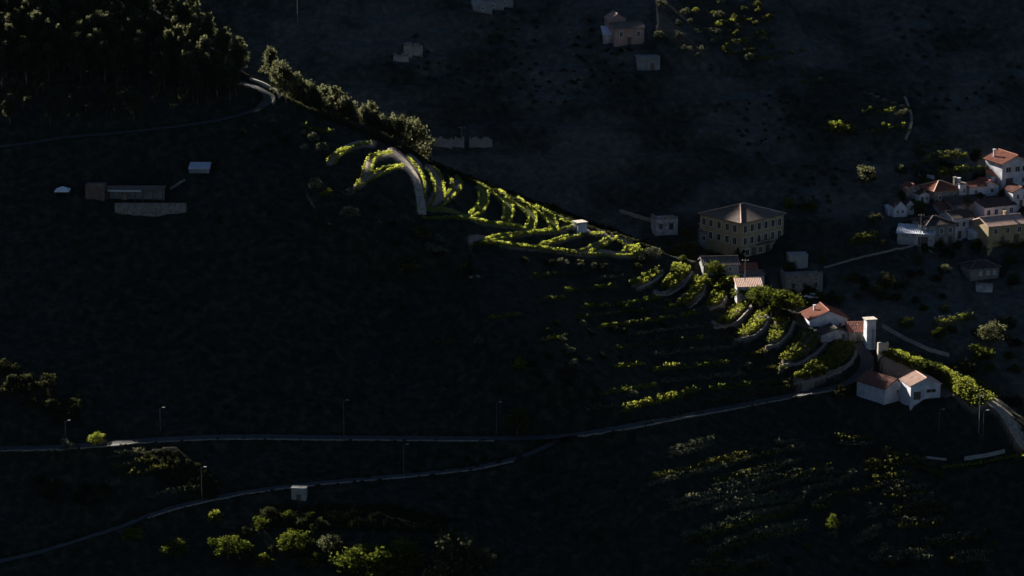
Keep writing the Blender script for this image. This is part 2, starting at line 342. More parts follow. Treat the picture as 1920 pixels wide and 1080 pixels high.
def sweep(H, Mg, Dg, EX, up, down, bench_el):
    """walk away from the sun: lit benches stand clear of the slope's own shadow, banks and bare slopes drop out of the light"""
    H = H.copy(); n = len(xs); Rr = np.full(n, -1e3); Rd = Rr.copy(); wl = np.zeros(n)
    for j in range(len(ys)-2, -1, -1):
        dy = ys[j+1]-ys[j]; sx = xs-math.tan(SUN_AZ)*dy; d = dy/math.cos(SUN_AZ)
        prev = np.interp(sx, xs, H[j+1])
        Rr = np.maximum(np.interp(sx, xs, Rr), prev)-math.tan(SUN_EL)*d
        Rd = np.maximum(np.interp(sx, xs, Rd), prev)-math.tan(SUN_EL+R(.35))*d
        if ys[j] > 1300 or ys[j] < 560: continue
        h0 = H[j]; h = h0.copy(); m = Mg[j]
        lit = m > 1.5; semi = (m > .6) & ~lit; dark = (m > -.5) & (m <= .6)
        wl = np.interp(sx, xs, wl)
        tgt = np.where(wl > .5, np.maximum(Rr+.06, prev-math.tan(bench_el)*d), Rr+.06)
        h = np.where(lit, np.maximum(h, tgt), h)
        h = np.where(semi, np.clip(h, Rr-.6*Dg[j], Rr-.12-.4*(Dg[j]-.75)), h)
        h = np.where(dark, np.minimum(h, Rd-.3-EX[j]), h)
        wl = np.where(lit, 1.0, 0.0)
        H[j] = np.clip(h, h0-down, h0+(up[j] if hasattr(up, '__len__') else up))
    return H
# shape the hillside for the wanted light, keeping near hill and far hill apart
wF = isF.astype(float)
H00 = H.copy()
for it in range(7):
    cell_u, cell_v, Mg, Dg = masks()
    C = sweep(H, Mg, Dg, .5+0*H, 6, 8, SUN_EL-R(1))-H
    nb = 20
    C = np.where(isF, blur(C*wF, nb, nb)/np.maximum(blur(wF, nb, nb), .05), blur(C*(1-wF), nb, nb)/np.maximum(blur(1-wF, nb, nb), .05))
    H = np.clip(H+.8*C, H00-np.where(isF, 45, 16), H00+12)
cell_u, cell_v, Mg, Dg = masks()
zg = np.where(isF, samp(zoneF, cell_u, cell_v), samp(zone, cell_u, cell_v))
rough = np.clip(1-np.minimum(zg, 1), 0.08, 1)*np.where(Mg > 1.2, .2, 1)
H += rough*(.5*vnoise(XX/7, YY/7, 1)+.35*vnoise(XX/2.6, YY/2.6, 2)+.2*vnoise(XX/1.2, YY/1.2, 3))
EX = (.5+.5*np.sin(H/np.where(isF, 1.1, .9)+5*vnoise(XX/30, YY/30, 11)))*np.where(isF, 1.3, .5)+.5*(.5+vnoise(XX/4, YY/4, 12))+.3*(.5+vnoise(XX/1.5, YY/1.5, 13))
k_ = (cell_u > 590) & (cell_u < 1640) & (cell_v > 250) & (cell_v < 720); EX = np.where(k_ & ~isF, EX*.3, EX)
HB = H.copy()
H += np.where((Mg < .6) & (Mg > -.5), 1, 0)*np.where(isF, .8, .3)*np.sin(H/np.where(isF, .95, .7)+6*vnoise(XX/45, YY/45, 21))
H = sweep(H, Mg, Dg, EX, 2.4, 6, SUN_EL-R(4.5))
zsoft = zg

def ground(x, y):
    x = np.asarray(x, float); y = np.asarray(y, float)
    i = np.clip(np.searchsorted(xs, x)-1, 0, len(xs)-2); j = np.clip(np.searchsorted(ys, y)-1, 0, len(ys)-2)
    a = (x-xs[i])/(xs[i+1]-xs[i]); b = (y-ys[j])/(ys[j+1]-ys[j])
    return (H[j, i]*(1-a)+H[j, i+1]*a)*(1-b)+(H[j+1, i]*(1-a)+H[j+1, i+1]*a)*b
_ym = np.arange(560, 1500, .4)
def hit(u, v):
    """point of the ground on a sight line of the survey"""
    u = np.atleast_1d(np.asarray(u, float)); v = np.atleast_1d(np.asarray(v, float))
    t, s = uv2ts(u, v); out = np.empty((len(u), 3))
    for k in range(len(u)):
        x = t[k]*_ym; zr = HC-s[k]*_ym; d = ground(x, _ym)-zr
        w = np.nonzero(d > 0)[0]
        if len(w) == 0: y = _ym[-1]
        elif w[0] == 0: y = _ym[0]
        else:
            n = w[0]; y = _ym[n-1]+.4*(-d[n-1])/(d[n]-d[n-1])
        out[k] = (t[k]*y, y, float(ground(t[k]*y, y)))
    return out
def px_per_m(p): return F/(p[1]*cp+(HC-p[2])*sp)

def densify(pts, step=6.0):
    out = [pts[0]]
    for (a, b), (c, d) in zip(pts[:-1], pts[1:]):
        n = max(1, int(math.hypot(c-a, d-b)/step)); out += [(a+(c-a)*k/n, b+(d-b)*k/n) for k in range(1, n+1)]
    return out
def ground_line(pts, step=6.0, smooth=2):
    P = hit(*np.array(densify(pts, step)).T)
    for _ in range(smooth): P[1:-1] = (P[:-2]+2*P[1:-1]+P[2:])/4
    return P
def level(P, r0, r1, cut_only=False):
    """bring the ground near the points P to their height"""
    W = np.zeros_like(H); Z = np.zeros_like(H)
    for p in P:
        i0, i1 = np.searchsorted(xs, (p[0]-r1, p[0]+r1)); j0, j1 = np.searchsorted(ys, (p[1]-r1, p[1]+r1))
        d = np.hypot(XX[j0:j1, i0:i1]-p[0], YY[j0:j1, i0:i1]-p[1]); w = np.clip((r1-d)/(r1-r0), 0, 1); w = w*w*(3-2*w)
        s_ = W[j0:j1, i0:i1]; Z[j0:j1, i0:i1] = np.where(w > s_, p[2], Z[j0:j1, i0:i1]); W[j0:j1, i0:i1] = np.maximum(s_, w)
    N = H*(1-W)+Z*W
    H[:] = np.minimum(H, N) if cut_only else N
def line3(pts, sm):
    P = ground_line(pts, 4, sm); L = np.concatenate([[0], np.cumsum(np.linalg.norm(np.diff(P, axis=0), axis=1))]); q = np.arange(0, L[-1], .8)
    return np.stack([np.interp(q, L, P[:, k]) for k in range(3)], 1)
LINES = {k: line3(v, n) for k, v, n in (('r1', ROAD1, 12), ('r2', ROAD2, 12), ('r3', ROAD3, 6))}
for k in LINES: level(LINES[k], 2.0, 3.4)
for u, v, r in ((1388,484,9),(1333,470,4),(1250,441,3.5),(1352,514,5),(1390,527,4),(1416,540,3),(1497,504,3),(1508,549,5),(1553,618,6),(1568,637,4),(1606,640,3),(1631,657,2),(1658,758,7),(1735,748,6),(1092,436,2),(1688,407,4),(1776,380,5),(1833,372,4),(1856,368,4),(1763,460,6),(1806,447,5),(1874,418,6),(1888,457,7),(1716,460,5),(1904,349,6),(1846,524,5),(1180,84,4),(1216,132,3),(255,377,8),(178,374,3),(373,325,4),(116,369,2.5)):
    p = hit(u, v)[0]; level([(p[0], p[1]+r*.6, p[2])], r, r*1.5, True)

# ------------------------------------------------------------------ materials
def mat(name):
    m = bpy.data.materials.new(name); m.use_nodes = True
    n = m.node_tree; n.nodes.clear()
    o = n.nodes.new('ShaderNodeOutputMaterial')
    return m, n, o
def nz(n, scale, detail=4, rough=.6, coord='Object'):
    tc = n.nodes.new('ShaderNodeTexCoord'); t = n.nodes.new('ShaderNodeTexNoise')
    t.inputs['Scale'].default_value = scale; t.inputs['Detail'].default_value = detail; t.inputs['Roughness'].default_value = rough
    n.links.new(tc.outputs[coord], t.inputs['Vector']); return t
def ramp(n, src, stops):
    r = n.nodes.new('ShaderNodeValToRGB'); e = r.color_ramp.elements
    while len(e) < len(stops): e.new(.5)
    for q, (p, c) in zip(e, stops): q.position = p; q.color = (*c, 1)
    n.links.new(src, r.inputs[0]); return r
def mixc(n, f, a, b):
    m = n.nodes.new('ShaderNodeMix'); m.data_type = 'RGBA'
    for k, x in ((0, f), (6, a), (7, b)):
        if hasattr(x, 'is_linked'): n.links.new(x, m.inputs[k])
        else: m.inputs[k].default_value = x if k == 0 else (*x, 1)
    return m.outputs[2]
def surf(name, a, b, scale=1.5, rough=.9, bump=.0, bscale=6, spec=.2, metal=0):
    m, n, o = mat(name)
    p = n.nodes.new('ShaderNodeBsdfPrincipled'); t = nz(n, scale, 6, .65)
    r = ramp(n, t.outputs[0], [(.3, a), (.7, b)])
    n.links.new(r.outputs[0], p.inputs['Base Color'])
    p.inputs['Roughness'].default_value = rough; p.inputs['Specular IOR Level'].default_value = spec; p.inputs['Metallic'].default_value = metal
    if bump:
        t2 = nz(n, bscale, 5); bp = n.nodes.new('ShaderNodeBump'); bp.inputs['Strength'].default_value = bump; bp.inputs['Distance'].default_value = .1
        n.links.new(t2.outputs[0], bp.inputs['Height']); n.links.new(bp.outputs[0], p.inputs['Normal'])
    n.links.new(p.outputs[0], o.inputs[0]); return m
def leafm(name, refl, refl2, trans, trans2, scale, share):
    m, n, o = mat(name); t = nz(n, scale, 3, .8)
    ca = ramp(n, t.outputs[0], [(.35, refl), (.65, refl2)]); cb = ramp(n, t.outputs[0], [(.35, trans), (.65, trans2)])
    d = n.nodes.new('ShaderNodeBsdfDiffuse'); tr = n.nodes.new('ShaderNodeBsdfTranslucent'); mx = n.nodes.new('ShaderNodeMixShader')
    n.links.new(ca.outputs[0], d.inputs[0]); n.links.new(cb.outputs[0], tr.inputs[0]); mx.inputs[0].default_value = share
    n.links.new(d.outputs[0], mx.inputs[1]); n.links.new(tr.outputs[0], mx.inputs[2]); n.links.new(mx.outputs[0], o.inputs[0]); return m
MT = {}
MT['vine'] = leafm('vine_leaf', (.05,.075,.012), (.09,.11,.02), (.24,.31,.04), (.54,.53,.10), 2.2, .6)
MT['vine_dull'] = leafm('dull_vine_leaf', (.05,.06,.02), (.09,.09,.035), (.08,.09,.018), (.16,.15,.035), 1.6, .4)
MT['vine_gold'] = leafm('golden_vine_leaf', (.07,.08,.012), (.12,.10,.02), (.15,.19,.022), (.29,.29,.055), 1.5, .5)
MT['broad'] = leafm('broad_leaf', (.035,.05,.012), (.07,.08,.02), (.07,.09,.012), (.14,.15,.02), 2.0, .4)
MT['pine'] = leafm('pine_needle', (.036,.04,.024), (.07,.073,.044), (.075,.08,.038), (.145,.145,.075), 2.0, .5)
MT['olive'] = leafm('olive_leaf', (.09,.095,.06), (.16,.155,.115), (.08,.085,.04), (.13,.125,.07), 2.0, .35)
MT['scrub'] = leafm('scrub_leaf', (.022,.026,.014), (.05,.05,.03), (.04,.045,.015), (.07,.07,.03), 2.0, .35)
MT['bark'] = surf('bark', (.05,.04,.03), (.11,.09,.07), 6, .95, .5, 12)
MT['asphalt'] = surf('asphalt', (.035,.035,.037), (.07,.07,.072), .6, .85, .2, 8)
MT['track'] = surf('track_earth', (.15,.12,.095), (.44,.37,.31), 1.1, .95, 1.0, 3)
MT['stone'] = surf('dry_stone', (.12,.11,.10), (.32,.29,.26), 1.8, .95, .8, 4)
MT['palestone'] = surf('pale_stone', (.28,.25,.21), (.5,.46,.40), 1.5, .95, .6, 4)
MT['white'] = surf('whitewash', (.34,.35,.40), (.66,.67,.75), .5, .9, .15, 8)
MT['white_old'] = surf('stained_whitewash', (.14,.14,.16), (.48,.48,.52), .8, .95, .3, 6)
MT['ochre'] = surf('ochre_render', (.26,.20,.12), (.42,.33,.20), .5, .95, .2, 6)
MT['grey'] = surf('grey_render', (.14,.14,.15), (.26,.26,.28), .5, .95, .2, 6)
MT['granite'] = surf('rubble_granite', (.08,.075,.07), (.30,.28,.26), 1.6, .95, .9, 3)
MT['pink'] = surf('pink_render', (.30,.19,.17), (.42,.28,.25), .6, .9)
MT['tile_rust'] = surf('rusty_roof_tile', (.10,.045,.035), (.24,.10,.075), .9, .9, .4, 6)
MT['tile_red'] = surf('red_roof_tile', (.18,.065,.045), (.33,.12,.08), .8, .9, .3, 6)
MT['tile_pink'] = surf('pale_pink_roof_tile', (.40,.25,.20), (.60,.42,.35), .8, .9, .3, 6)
MT['tile_dark'] = surf('dark_roof_tile', (.045,.035,.035), (.10,.075,.07), .8, .9, .3, 6)
MT['tile_brown'] = surf('brown_roof_tile', (.11,.085,.075), (.20,.155,.14), .8, .9, .3, 6)
MT['sheet'] = surf('pale_sheet_roof', (.40,.44,.55), (.58,.62,.72), .4, .5, 0, 6, .4)
MT['pane'] = surf('dark_pane', (.012,.014,.018), (.03,.034,.04), 1, .15, 0, 6, .5)
MT['frame'] = surf('window_frame', (.45,.45,.47), (.6,.6,.62), 2, .7)
MT['wood'] = surf('weathered_wood', (.07,.055,.045), (.15,.12,.10), 3, .9, .3, 8)
MT['metal'] = surf('galvanised_metal', (.10,.10,.11), (.16,.16,.17), 2, .5, 0, 6, .5, .6)
MT['concrete'] = surf('concrete', (.20,.20,.20), (.34,.34,.33), .7, .95, .2, 6)
MT['brown'] = surf('brown_block', (.10,.075,.065), (.16,.12,.105), .7, .95)
MT['car'] = surf('white_car_paint', (.7,.7,.72), (.8,.8,.82), .5, .25, 0, 6, .5)
MT['rubber'] = surf('tyre_rubber', (.015,.015,.015), (.03,.03,.03), 2, .9)
MT['canvas'] = surf('white_canvas', (.6,.62,.7), (.8,.82,.88), .6, .9)

# ground material: scrub, bare earth and grass by surveyed cover
def ground_mat():
    m, n, o = mat('hillside_ground')
    at = n.nodes.new('ShaderNodeAttribute'); at.attribute_name = 'cover'
    sep = n.nodes.new('ShaderNodeSeparateColor'); n.links.new(at.outputs['Color'], sep.inputs[0])
    big = nz(n, .03, 5, .6); mid = nz(n, .45, 6, .7); fine = nz(n, 2.2, 6, .75)
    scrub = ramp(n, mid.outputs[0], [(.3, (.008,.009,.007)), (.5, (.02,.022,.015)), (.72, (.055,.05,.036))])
    farc = ramp(n, mid.outputs[0], [(.3, (.04,.041,.04)), (.55, (.08,.08,.074)), (.75, (.15,.142,.125))])  # far hill scrub, its colour lifted to stand in for haze
    earth = ramp(n, fine.outputs[0], [(.28, (.10,.075,.06)), (.5, (.22,.17,.14)), (.75, (.36,.30,.26))])
    grass = ramp(n, fine.outputs[0], [(.28, (.06,.075,.015)), (.55, (.13,.14,.03)), (.75, (.22,.20,.06))])
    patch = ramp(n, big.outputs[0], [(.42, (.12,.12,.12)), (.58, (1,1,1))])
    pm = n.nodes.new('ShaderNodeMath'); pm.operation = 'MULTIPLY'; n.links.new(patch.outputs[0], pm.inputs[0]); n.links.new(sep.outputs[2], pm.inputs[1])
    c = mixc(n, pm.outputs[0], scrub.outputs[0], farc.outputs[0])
    c = mixc(n, sep.outputs[0], c, earth.outputs[0])
    c = mixc(n, sep.outputs[1], c, grass.outputs[0])
    p = n.nodes.new('ShaderNodeBsdfPrincipled'); p.inputs['Roughness'].default_value = .97; p.inputs['Specular IOR Level'].default_value = .08
    bp = n.nodes.new('ShaderNodeBump'); bp.inputs['Strength'].default_value = .7; bp.inputs['Distance'].default_value = .25
    n.links.new(fine.outputs[0], bp.inputs['Height']); n.links.new(bp.outputs[0], p.inputs['Normal'])
    n.links.new(c, p.inputs['Base Color']); n.links.new(p.outputs[0], o.inputs[0]); return m
MT['ground'] = ground_mat()

# ------------------------------------------------------------------ object helpers
def tag(o, label=None, cat=None, group=None, kind=None):
    for k, x in (('label', label), ('category', cat), ('group', group), ('kind', kind)):
        if x: o[k] = x
    return o
def mesh_obj(name, verts, faces, material, parent=None, loc=None, smooth=False):
    me = bpy.data.meshes.new(name); me.from_pydata([tuple(v) for v in verts], [], faces); me.materials.append(MT[material] if isinstance(material, str) else material)
    if smooth: me.polygons.foreach_set('use_smooth', [True]*len(me.polygons))
    me.update()
    o = bpy.data.objects.new(name, me); COL.objects.link(o)
    if loc is not None: o.location = loc
    if parent: o.parent = parent
    return o
def quads_mesh(name, Q, material, cord=None):
    """Q: (n,4,3) array of quads; cord: two edge lines of a woody cordon that joins the row"""
    n = len(Q); me = bpy.data.meshes.new(name); co = Q.reshape(-1, 3); ix = np.arange(4*n)
    if cord is not None:
        k = len(cord[0]); b = 4*n+np.arange(k-1); co = np.concatenate([co, cord[0], cord[1]])
        ix = np.concatenate([ix, np.stack([b, b+1, b+1+k, b+k], 1).ravel()]); n += k-1
    me.vertices.add(len(co)); me.vertices.foreach_set('co', np.ascontiguousarray(co, np.float32).ravel())
    me.loops.add(4*n); me.loops.foreach_set('vertex_index', ix.astype(np.int32))
    me.polygons.add(n); me.polygons.foreach_set('loop_start', np.arange(0, 4*n, 4, dtype=np.int32)); me.polygons.foreach_set('loop_total', np.full(n, 4, np.int32))
    me.materials.append(MT[material]); me.update(calc_edges=True); return me
def empty(name, loc, rz=0, scale=None):
    o = bpy.data.objects.new(name, None); COL.objects.link(o); o.location = loc; o.rotation_euler = (0, 0, rz)
    if scale is not None: o.scale = scale
    return o
class MB:
    def __init__(s): s.v = []; s.f = []
    def box(s, x0, x1, y0, y1, z0, z1):
        b = len(s.v); s.v += [(x, y, z) for z in (z0, z1) for x, y in ((x0,y0),(x1,y0),(x1,y1),(x0,y1))]
        s.f += [tuple(b+i for i in q) for q in ((3,2,1,0),(4,5,6,7),(0,1,5,4),(1,2,6,5),(2,3,7,6),(3,0,4,7))]; return s
    def poly(s, pts): b = len(s.v); s.v += list(pts); s.f.append(tuple(range(b, b+len(pts)))); return s
    def prism(s, pts, h):          # polygon in xy extruded up
        n = len(pts); b = len(s.v); s.v += [(x, y, z) for x, y, z in pts]+[(x, y, z+h) for x, y, z in pts]
        s.f += [tuple(range(b+n-1, b-1, -1)), tuple(range(b+n, b+2*n))]+[(b+i, b+(i+1) % n, b+n+(i+1) % n, b+n+i) for i in range(n)]; return s
    def tube(s, path, rad, seg=6):
        path = [mathutils.Vector(p) for p in path]; rad = rad if hasattr(rad, '__len__') else [rad]*len(path); b = len(s.v)
        for k, p in enumerate(path):
            d = (path[min(k+1, len(path)-1)]-path[max(k-1, 0)]).normalized(); a = d.orthogonal().normalized(); c = d.cross(a)
            s.v += [tuple(p+rad[k]*(math.cos(2*math.pi*i/seg)*a+math.sin(2*math.pi*i/seg)*c)) for i in range(seg)]
        for k in range(len(path)-1):
            s.f += [(b+k*seg+i, b+k*seg+(i+1) % seg, b+(k+1)*seg+(i+1) % seg, b+(k+1)*seg+i) for i in range(seg)]
        s.f += [tuple(b+i for i in range(seg))[::-1], tuple(b+(len(path)-1)*seg+i for i in range(seg))]; return s
    def build(s, name, material, parent=None, loc=None, smooth=False): return mesh_obj(name, s.v, s.f, material, parent, loc, smooth)
ORD = ['first','second','third','fourth','fifth','sixth','seventh','eighth','ninth','tenth','eleventh','twelfth','thirteenth','fourteenth','fifteenth','sixteenth','seventeenth','eighteenth','nineteenth','twentieth']
def ordinal(i):
    if i < 20: return ORD[i]
    tens = ['','','twenty','thirty','forty','fifty','sixty','seventy','eighty','ninety']
    q, r = divmod(i+1, 10)
    if q >= 10: return str(i+1)+'th'
    return (tens[q]+'-'+ORD[r-1]) if r else tens[q][:-1]+'ieth'

# ------------------------------------------------------------------ the ground sheet
def build_ground():
    ny, nx = H.shape
    co = np.empty((ny*nx, 3), np.float32); co[:, 0] = XX.ravel(); co[:, 1] = YY.ravel(); co[:, 2] = H.ravel()
    idx = np.arange(ny*nx).reshape(ny, nx)
    q = np.stack([idx[:-1, :-1], idx[:-1, 1:], idx[1:, 1:], idx[1:, :-1]], -1).reshape(-1, 4).astype(np.int32)
    me = bpy.data.meshes.new('hillside'); n = len(q)
    me.vertices.add(ny*nx); me.vertices.foreach_set('co', co.ravel())
    me.loops.add(4*n); me.loops.foreach_set('vertex_index', q.ravel())
    me.polygons.add(n); me.polygons.foreach_set('loop_start', np.arange(0, 4*n, 4, dtype=np.int32)); me.polygons.foreach_set('loop_total', np.full(n, 4, np.int32))
    me.polygons.foreach_set('use_smooth', np.ones(n, bool))
    me.materials.append(MT['ground']); me.update(calc_edges=True)
    a = me.color_attributes.new('cover', 'FLOAT_COLOR', 'POINT')
    c = np.ones((ny*nx, 4), np.float32); z = zg.ravel()
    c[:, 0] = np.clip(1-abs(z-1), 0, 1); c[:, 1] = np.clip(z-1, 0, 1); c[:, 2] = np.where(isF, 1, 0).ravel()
    a.data.foreach_set('color', c.ravel())
    o = bpy.data.objects.new('hillside', me); COL.objects.link(o)
    tag(o, 'steep terraced hillsides with dark scrub and bare earth', 'hillside', kind='structure')
build_ground()

# ------------------------------------------------------------------ roads and tracks
def offset(P, d):
    T = np.gradient(P[:, :2], axis=0); T /= np.linalg.norm(T, axis=1, keepdims=True)+1e-9
    Q = P.copy(); Q[:, 0] += -T[:, 1]*d; Q[:, 1] += T[:, 0]*d; return Q
def ribbon(name, P, w, material, label, lift=.12, cat='road'):
    m = MB(); cols = np.linspace(-w/2, w/2, 5)
    rows = [offset(P, c) for c in cols]
    for k in range(len(cols)):
        g = ground(rows[k][:, 0], rows[k][:, 1]); rows[k][:, 2] = np.maximum(P[:, 2], np.minimum(g, P[:, 2]+.5))+lift
    n = len(P)
    for r in rows: m.v += [tuple(p) for p in r]
    m.f = [(a*n+i, a*n+i+1, (a+1)*n+i+1, (a+1)*n+i) for a in range(len(cols)-1) for i in range(n-1)]
    o = m.build(name, material, smooth=True); tag(o, label, cat, kind='structure'); return o
def parapet(name, P, off, h, w, material, label, group=None, gap=None, cat='wall'):
    Q = offset(P, off); A = offset(Q, -w/2); B = offset(Q, w/2); m = MB(); n = len(P)
    base = np.minimum(ground(Q[:, 0], Q[:, 1]), Q[:, 2]+.3)
    top = base+np.clip(Q[:, 2]-.2-base, 0, .35)+h
    for arr, z in ((A, base-.35), (B, base-.35), (B, top), (A, top)): m.v += [(p[0], p[1], zz) for p, zz in zip(arr, z)]
    for k in range(4):
        a, b = k*n, ((k+1) % 4)*n
        m.f += [(a+i, a+i+1, b+i+1, b+i) for i in range(n-1)]
    m.f += [(0, n, 2*n, 3*n), (n-1, 4*n-1, 3*n-1, 2*n-1)]
    o = m.build(name, material); tag(o, label, cat, group); return o
P1, P2, P3 = LINES['r1'], LINES['r2'], LINES['r3']
ribbon('road', P1, 3.4, 'asphalt', 'narrow road crossing under the dark slope and up to the barns')
ribbon('road', P2, 2.4, 'asphalt', 'lower road branch falling to the bottom left corner')
ribbon('road', P3, 3.2, 'asphalt', 'upper road with a bend under the pines')
PT = ground_line([(735,283),(755,300),(774,325),(784,350),(790,385),(792,403)])
ribbon('vineyard_track', PT, 2.2, 'track', 'pale rutted earth track climbing the lit spur', .05, 'track')
ribbon('footpath', ground_line([(1855,752),(1880,770),(1900,800),(1918,832),(1935,850)]), 3.0, 'track', 'pale dirt path at the right edge', .05, 'path')
def sgn(P): return 1 if P[-1][0] < P[0][0] else -1   # side towards the camera
def subline(P, a, b):
    u = ts2uv(P[:, 0]/P[:, 1], (HC-P[:, 2])/P[:, 1])[0]; return P[(u >= a) & (u <= b)]
parapet('road_parapet', subline(P1, 1085, 1570), -1.9, .25, .3, 'stone', 'pale stone parapet along the road below the stepped terraces')
parapet('road_parapet', subline(P1, -60, 930), -1.9, .2, .3, 'stone', 'low stone parapet along the long level road')
parapet('road_parapet', subline(P2, 270, 960), 1.4, .25, .3, 'stone', 'low stone parapet along the lower road branch')
parapet('road_parapet', ground_line([(462,156),(487,164),(506,175),(514,184)]), 1.6, 1.0, .6, 'palestone', 'bright stone parapet on the bend under the pines')
for lab, a, b, n, wall in TERR:
    if wall: parapet('terrace_wall', ground_line(wall, 4, 3), 0, .22, .4, 'stone', 'dry-stone wall edging the '+lab, 'dry-stone terrace walls')
parapet('garden_wall', ground_line([(1654,613),(1680,628),(1705,642),(1740,658),(1780,669)]), 0, 1.0, .35, 'concrete', 'long sloping wall running right from the tower')
parapet('garden_wall', ground_line([(1545,503),(1600,487),(1650,475),(1712,462)]), 0, .45, .35, 'stone', 'thin pale wall line below the pale sheet roof')
parapet('garden_wall', ground_line([(1162,398),(1190,406),(1222,416)]), 0, .9, .5, 'stone', 'broken grey wall left of the ruined hut')
parapet('garden_wall', ground_line([(1722,328),(1738,333),(1752,336)]), 0, .9, .4, 'white_old', 'short whitish wall left of the garden rows')
parapet('garden_wall', ground_line([(1808,862),(1850,856),(1884,848)]), 0, .8, .4, 'concrete', 'pale fence wall rising beside the lower lane')
parapet('garden_wall', ground_line([(1736,858),(1775,862)]), 0, .35, .4, 'concrete', 'short pale kerb wall by the lower lane')
parapet('stone_stair', ground_line([(1696,182),(1704,200),(1710,218),(1708,240),(1698,262)]), 0, .3, .8, 'stone', 'thin pale stair climbing the far slope', cat='stair')
parapet('garden_wall', ground_line([(880,520),(900,520)]), 0, .3, .4, 'stone', 'tiny stone step on the shaded slope below the spur')

# ------------------------------------------------------------------ foliage
def leaf_quads(P, size, r=rng):
    n = len(P); a = r.normal(size=(n, 3)); a /= np.linalg.norm(a, axis=1, keepdims=True)
    b = np.cross(a, r.normal(size=(n, 3))); b /= np.linalg.norm(b, axis=1, keepdims=True)+1e-9
    s = (size*r.uniform(.6, 1.25, n))[:, None]
    a = a*s; b = b*s*.75
    return np.stack([P-a-b, P+a-b*.6, P+a*1.1+b, P-a*.7+b], 1)
def crown_mesh(name, kind, seed):
    r = np.random.default_rng(seed); pts = []
    if kind == 'pine':            # ragged whorls, open, wider in the middle
        for k in range(46):
            h = r.uniform(.26, 1.0)**.8; rad = .36*(1.03-h)**.6*(.55 if h < .4 else 1)*r.uniform(.3, 1.1); a = r.uniform(0, 6.283)
            c = np.array([rad*math.cos(a), rad*math.sin(a), h]); pts.append(c+r.normal(size=(38, 3))*np.array([.055, .055, .032]))
        size = .024
    elif kind == 'broad':
        for k in range(44):
            d = r.normal(size=3); d /= np.linalg.norm(d); q = r.uniform(.55, 1.0)
            c = np.array([.40*q*d[0], .40*q*d[1], .60+.37*q*d[2]]); c[:2] *= 1+.25*r.normal()
            pts.append(c+r.normal(size=(40, 3))*.055)
        size = .026
    elif kind == 'bush':
        for k in range(22):
            d = r.normal(size=3); d /= np.linalg.norm(d); d[2] = abs(d[2])
            q = r.uniform(.45, 1.0); pts.append(np.array([.5*q*d[0], .5*q*d[1], .15+.75*q*d[2]])+r.normal(size=(26, 3))*.085)
        size = .055
    P = np.concatenate(pts); return leaf_quads(P, size, r)
CROWN = {}
for kind, mats, cnt in (('pine', ('pine',), 5), ('broad', ('broad', 'pine', 'vine_gold'), 3), ('bush', ('olive', 'scrub', 'broad', 'vine_gold', 'vine_dull'), 3)):
    for mm in mats:
        for k in range(cnt): CROWN[kind, mm, k] = quads_mesh(kind+'_crown', crown_mesh(kind, kind, 31*k+len(kind)), mm)
def trunk_mesh():
    m = MB(); m.tube([(0,0,-.12),(.01,0,.15),(-.01,.01,.45),(.01,0,.82)], [.028,.022,.016,.006], 7)
    for k in range(6):
        a = k*1.9; z = .3+.08*k; m.tube([(0,0,z),(.14*math.cos(a),.14*math.sin(a),z+.08),(.25*math.cos(a),.25*math.sin(a),z+.17)], [.010,.007,.003], 5)
    me = bpy.data.meshes.new('trunk'); me.from_pydata(m.v, [], m.f); me.materials.append(MT['bark']); me.update(); return me
TRUNK = trunk_mesh()
TREES = []
def tree(name, p, h, w, kind, mm, label=None, cat='tree', group=None, cluster=None, u=0):
    o = empty(name, (p[0], p[1], p[2]-.15), random.uniform(0, 6.28), (w/.8, w/.8, h))
    for nm, me in (('trunk', TRUNK), ('crown', CROWN[kind, mm, random.randrange(5 if kind == 'pine' else 3)])):
        c = bpy.data.objects.new(nm, me); COL.objects.link(c); c.parent = o
    tag(o, label, cat, group); TREES.append((o, cluster, u)); return o
BUSHES = []
def bush(p, h, w, mm, cluster, u, label=None, group=None):
    o = bpy.data.objects.new('bush', CROWN['bush', mm, random.randrange(3)]); COL.objects.link(o)
    o.location = (p[0], p[1], p[2]-.1*h); o.scale = (w, w, h); o.rotation_euler = (0, 0, random.uniform(0, 6.28))
    tag(o, label, 'bush', group or ('bushes '+cluster if cluster else None)); BUSHES.append((o, cluster, u)); return o
def inside(poly, u, v):
    c = False; n = len(poly)
    for k in range(n):
        x0, y0 = poly[k]; x1, y1 = poly[(k+1) % n]
        if (y0 > v) != (y1 > v) and u < (x1-x0)*(v-y0)/(y1-y0)+x0: c = not c
    return c
def scatter(poly, du, dv, jit=.45):
    us = [p[0] for p in poly]; vs_ = [p[1] for p in poly]; out = []; k = 0; v = min(vs_)
    while v < max(vs_):
        u = min(us)+(du/2 if k % 2 else 0)
        while u < max(us):
            a, b = u+random.uniform(-jit, jit)*du, v+random.uniform(-jit, jit)*dv
            if inside(poly, a, b): out.append((a, b))
            u += du
        v += dv; k += 1
    return out
ROWN = {}
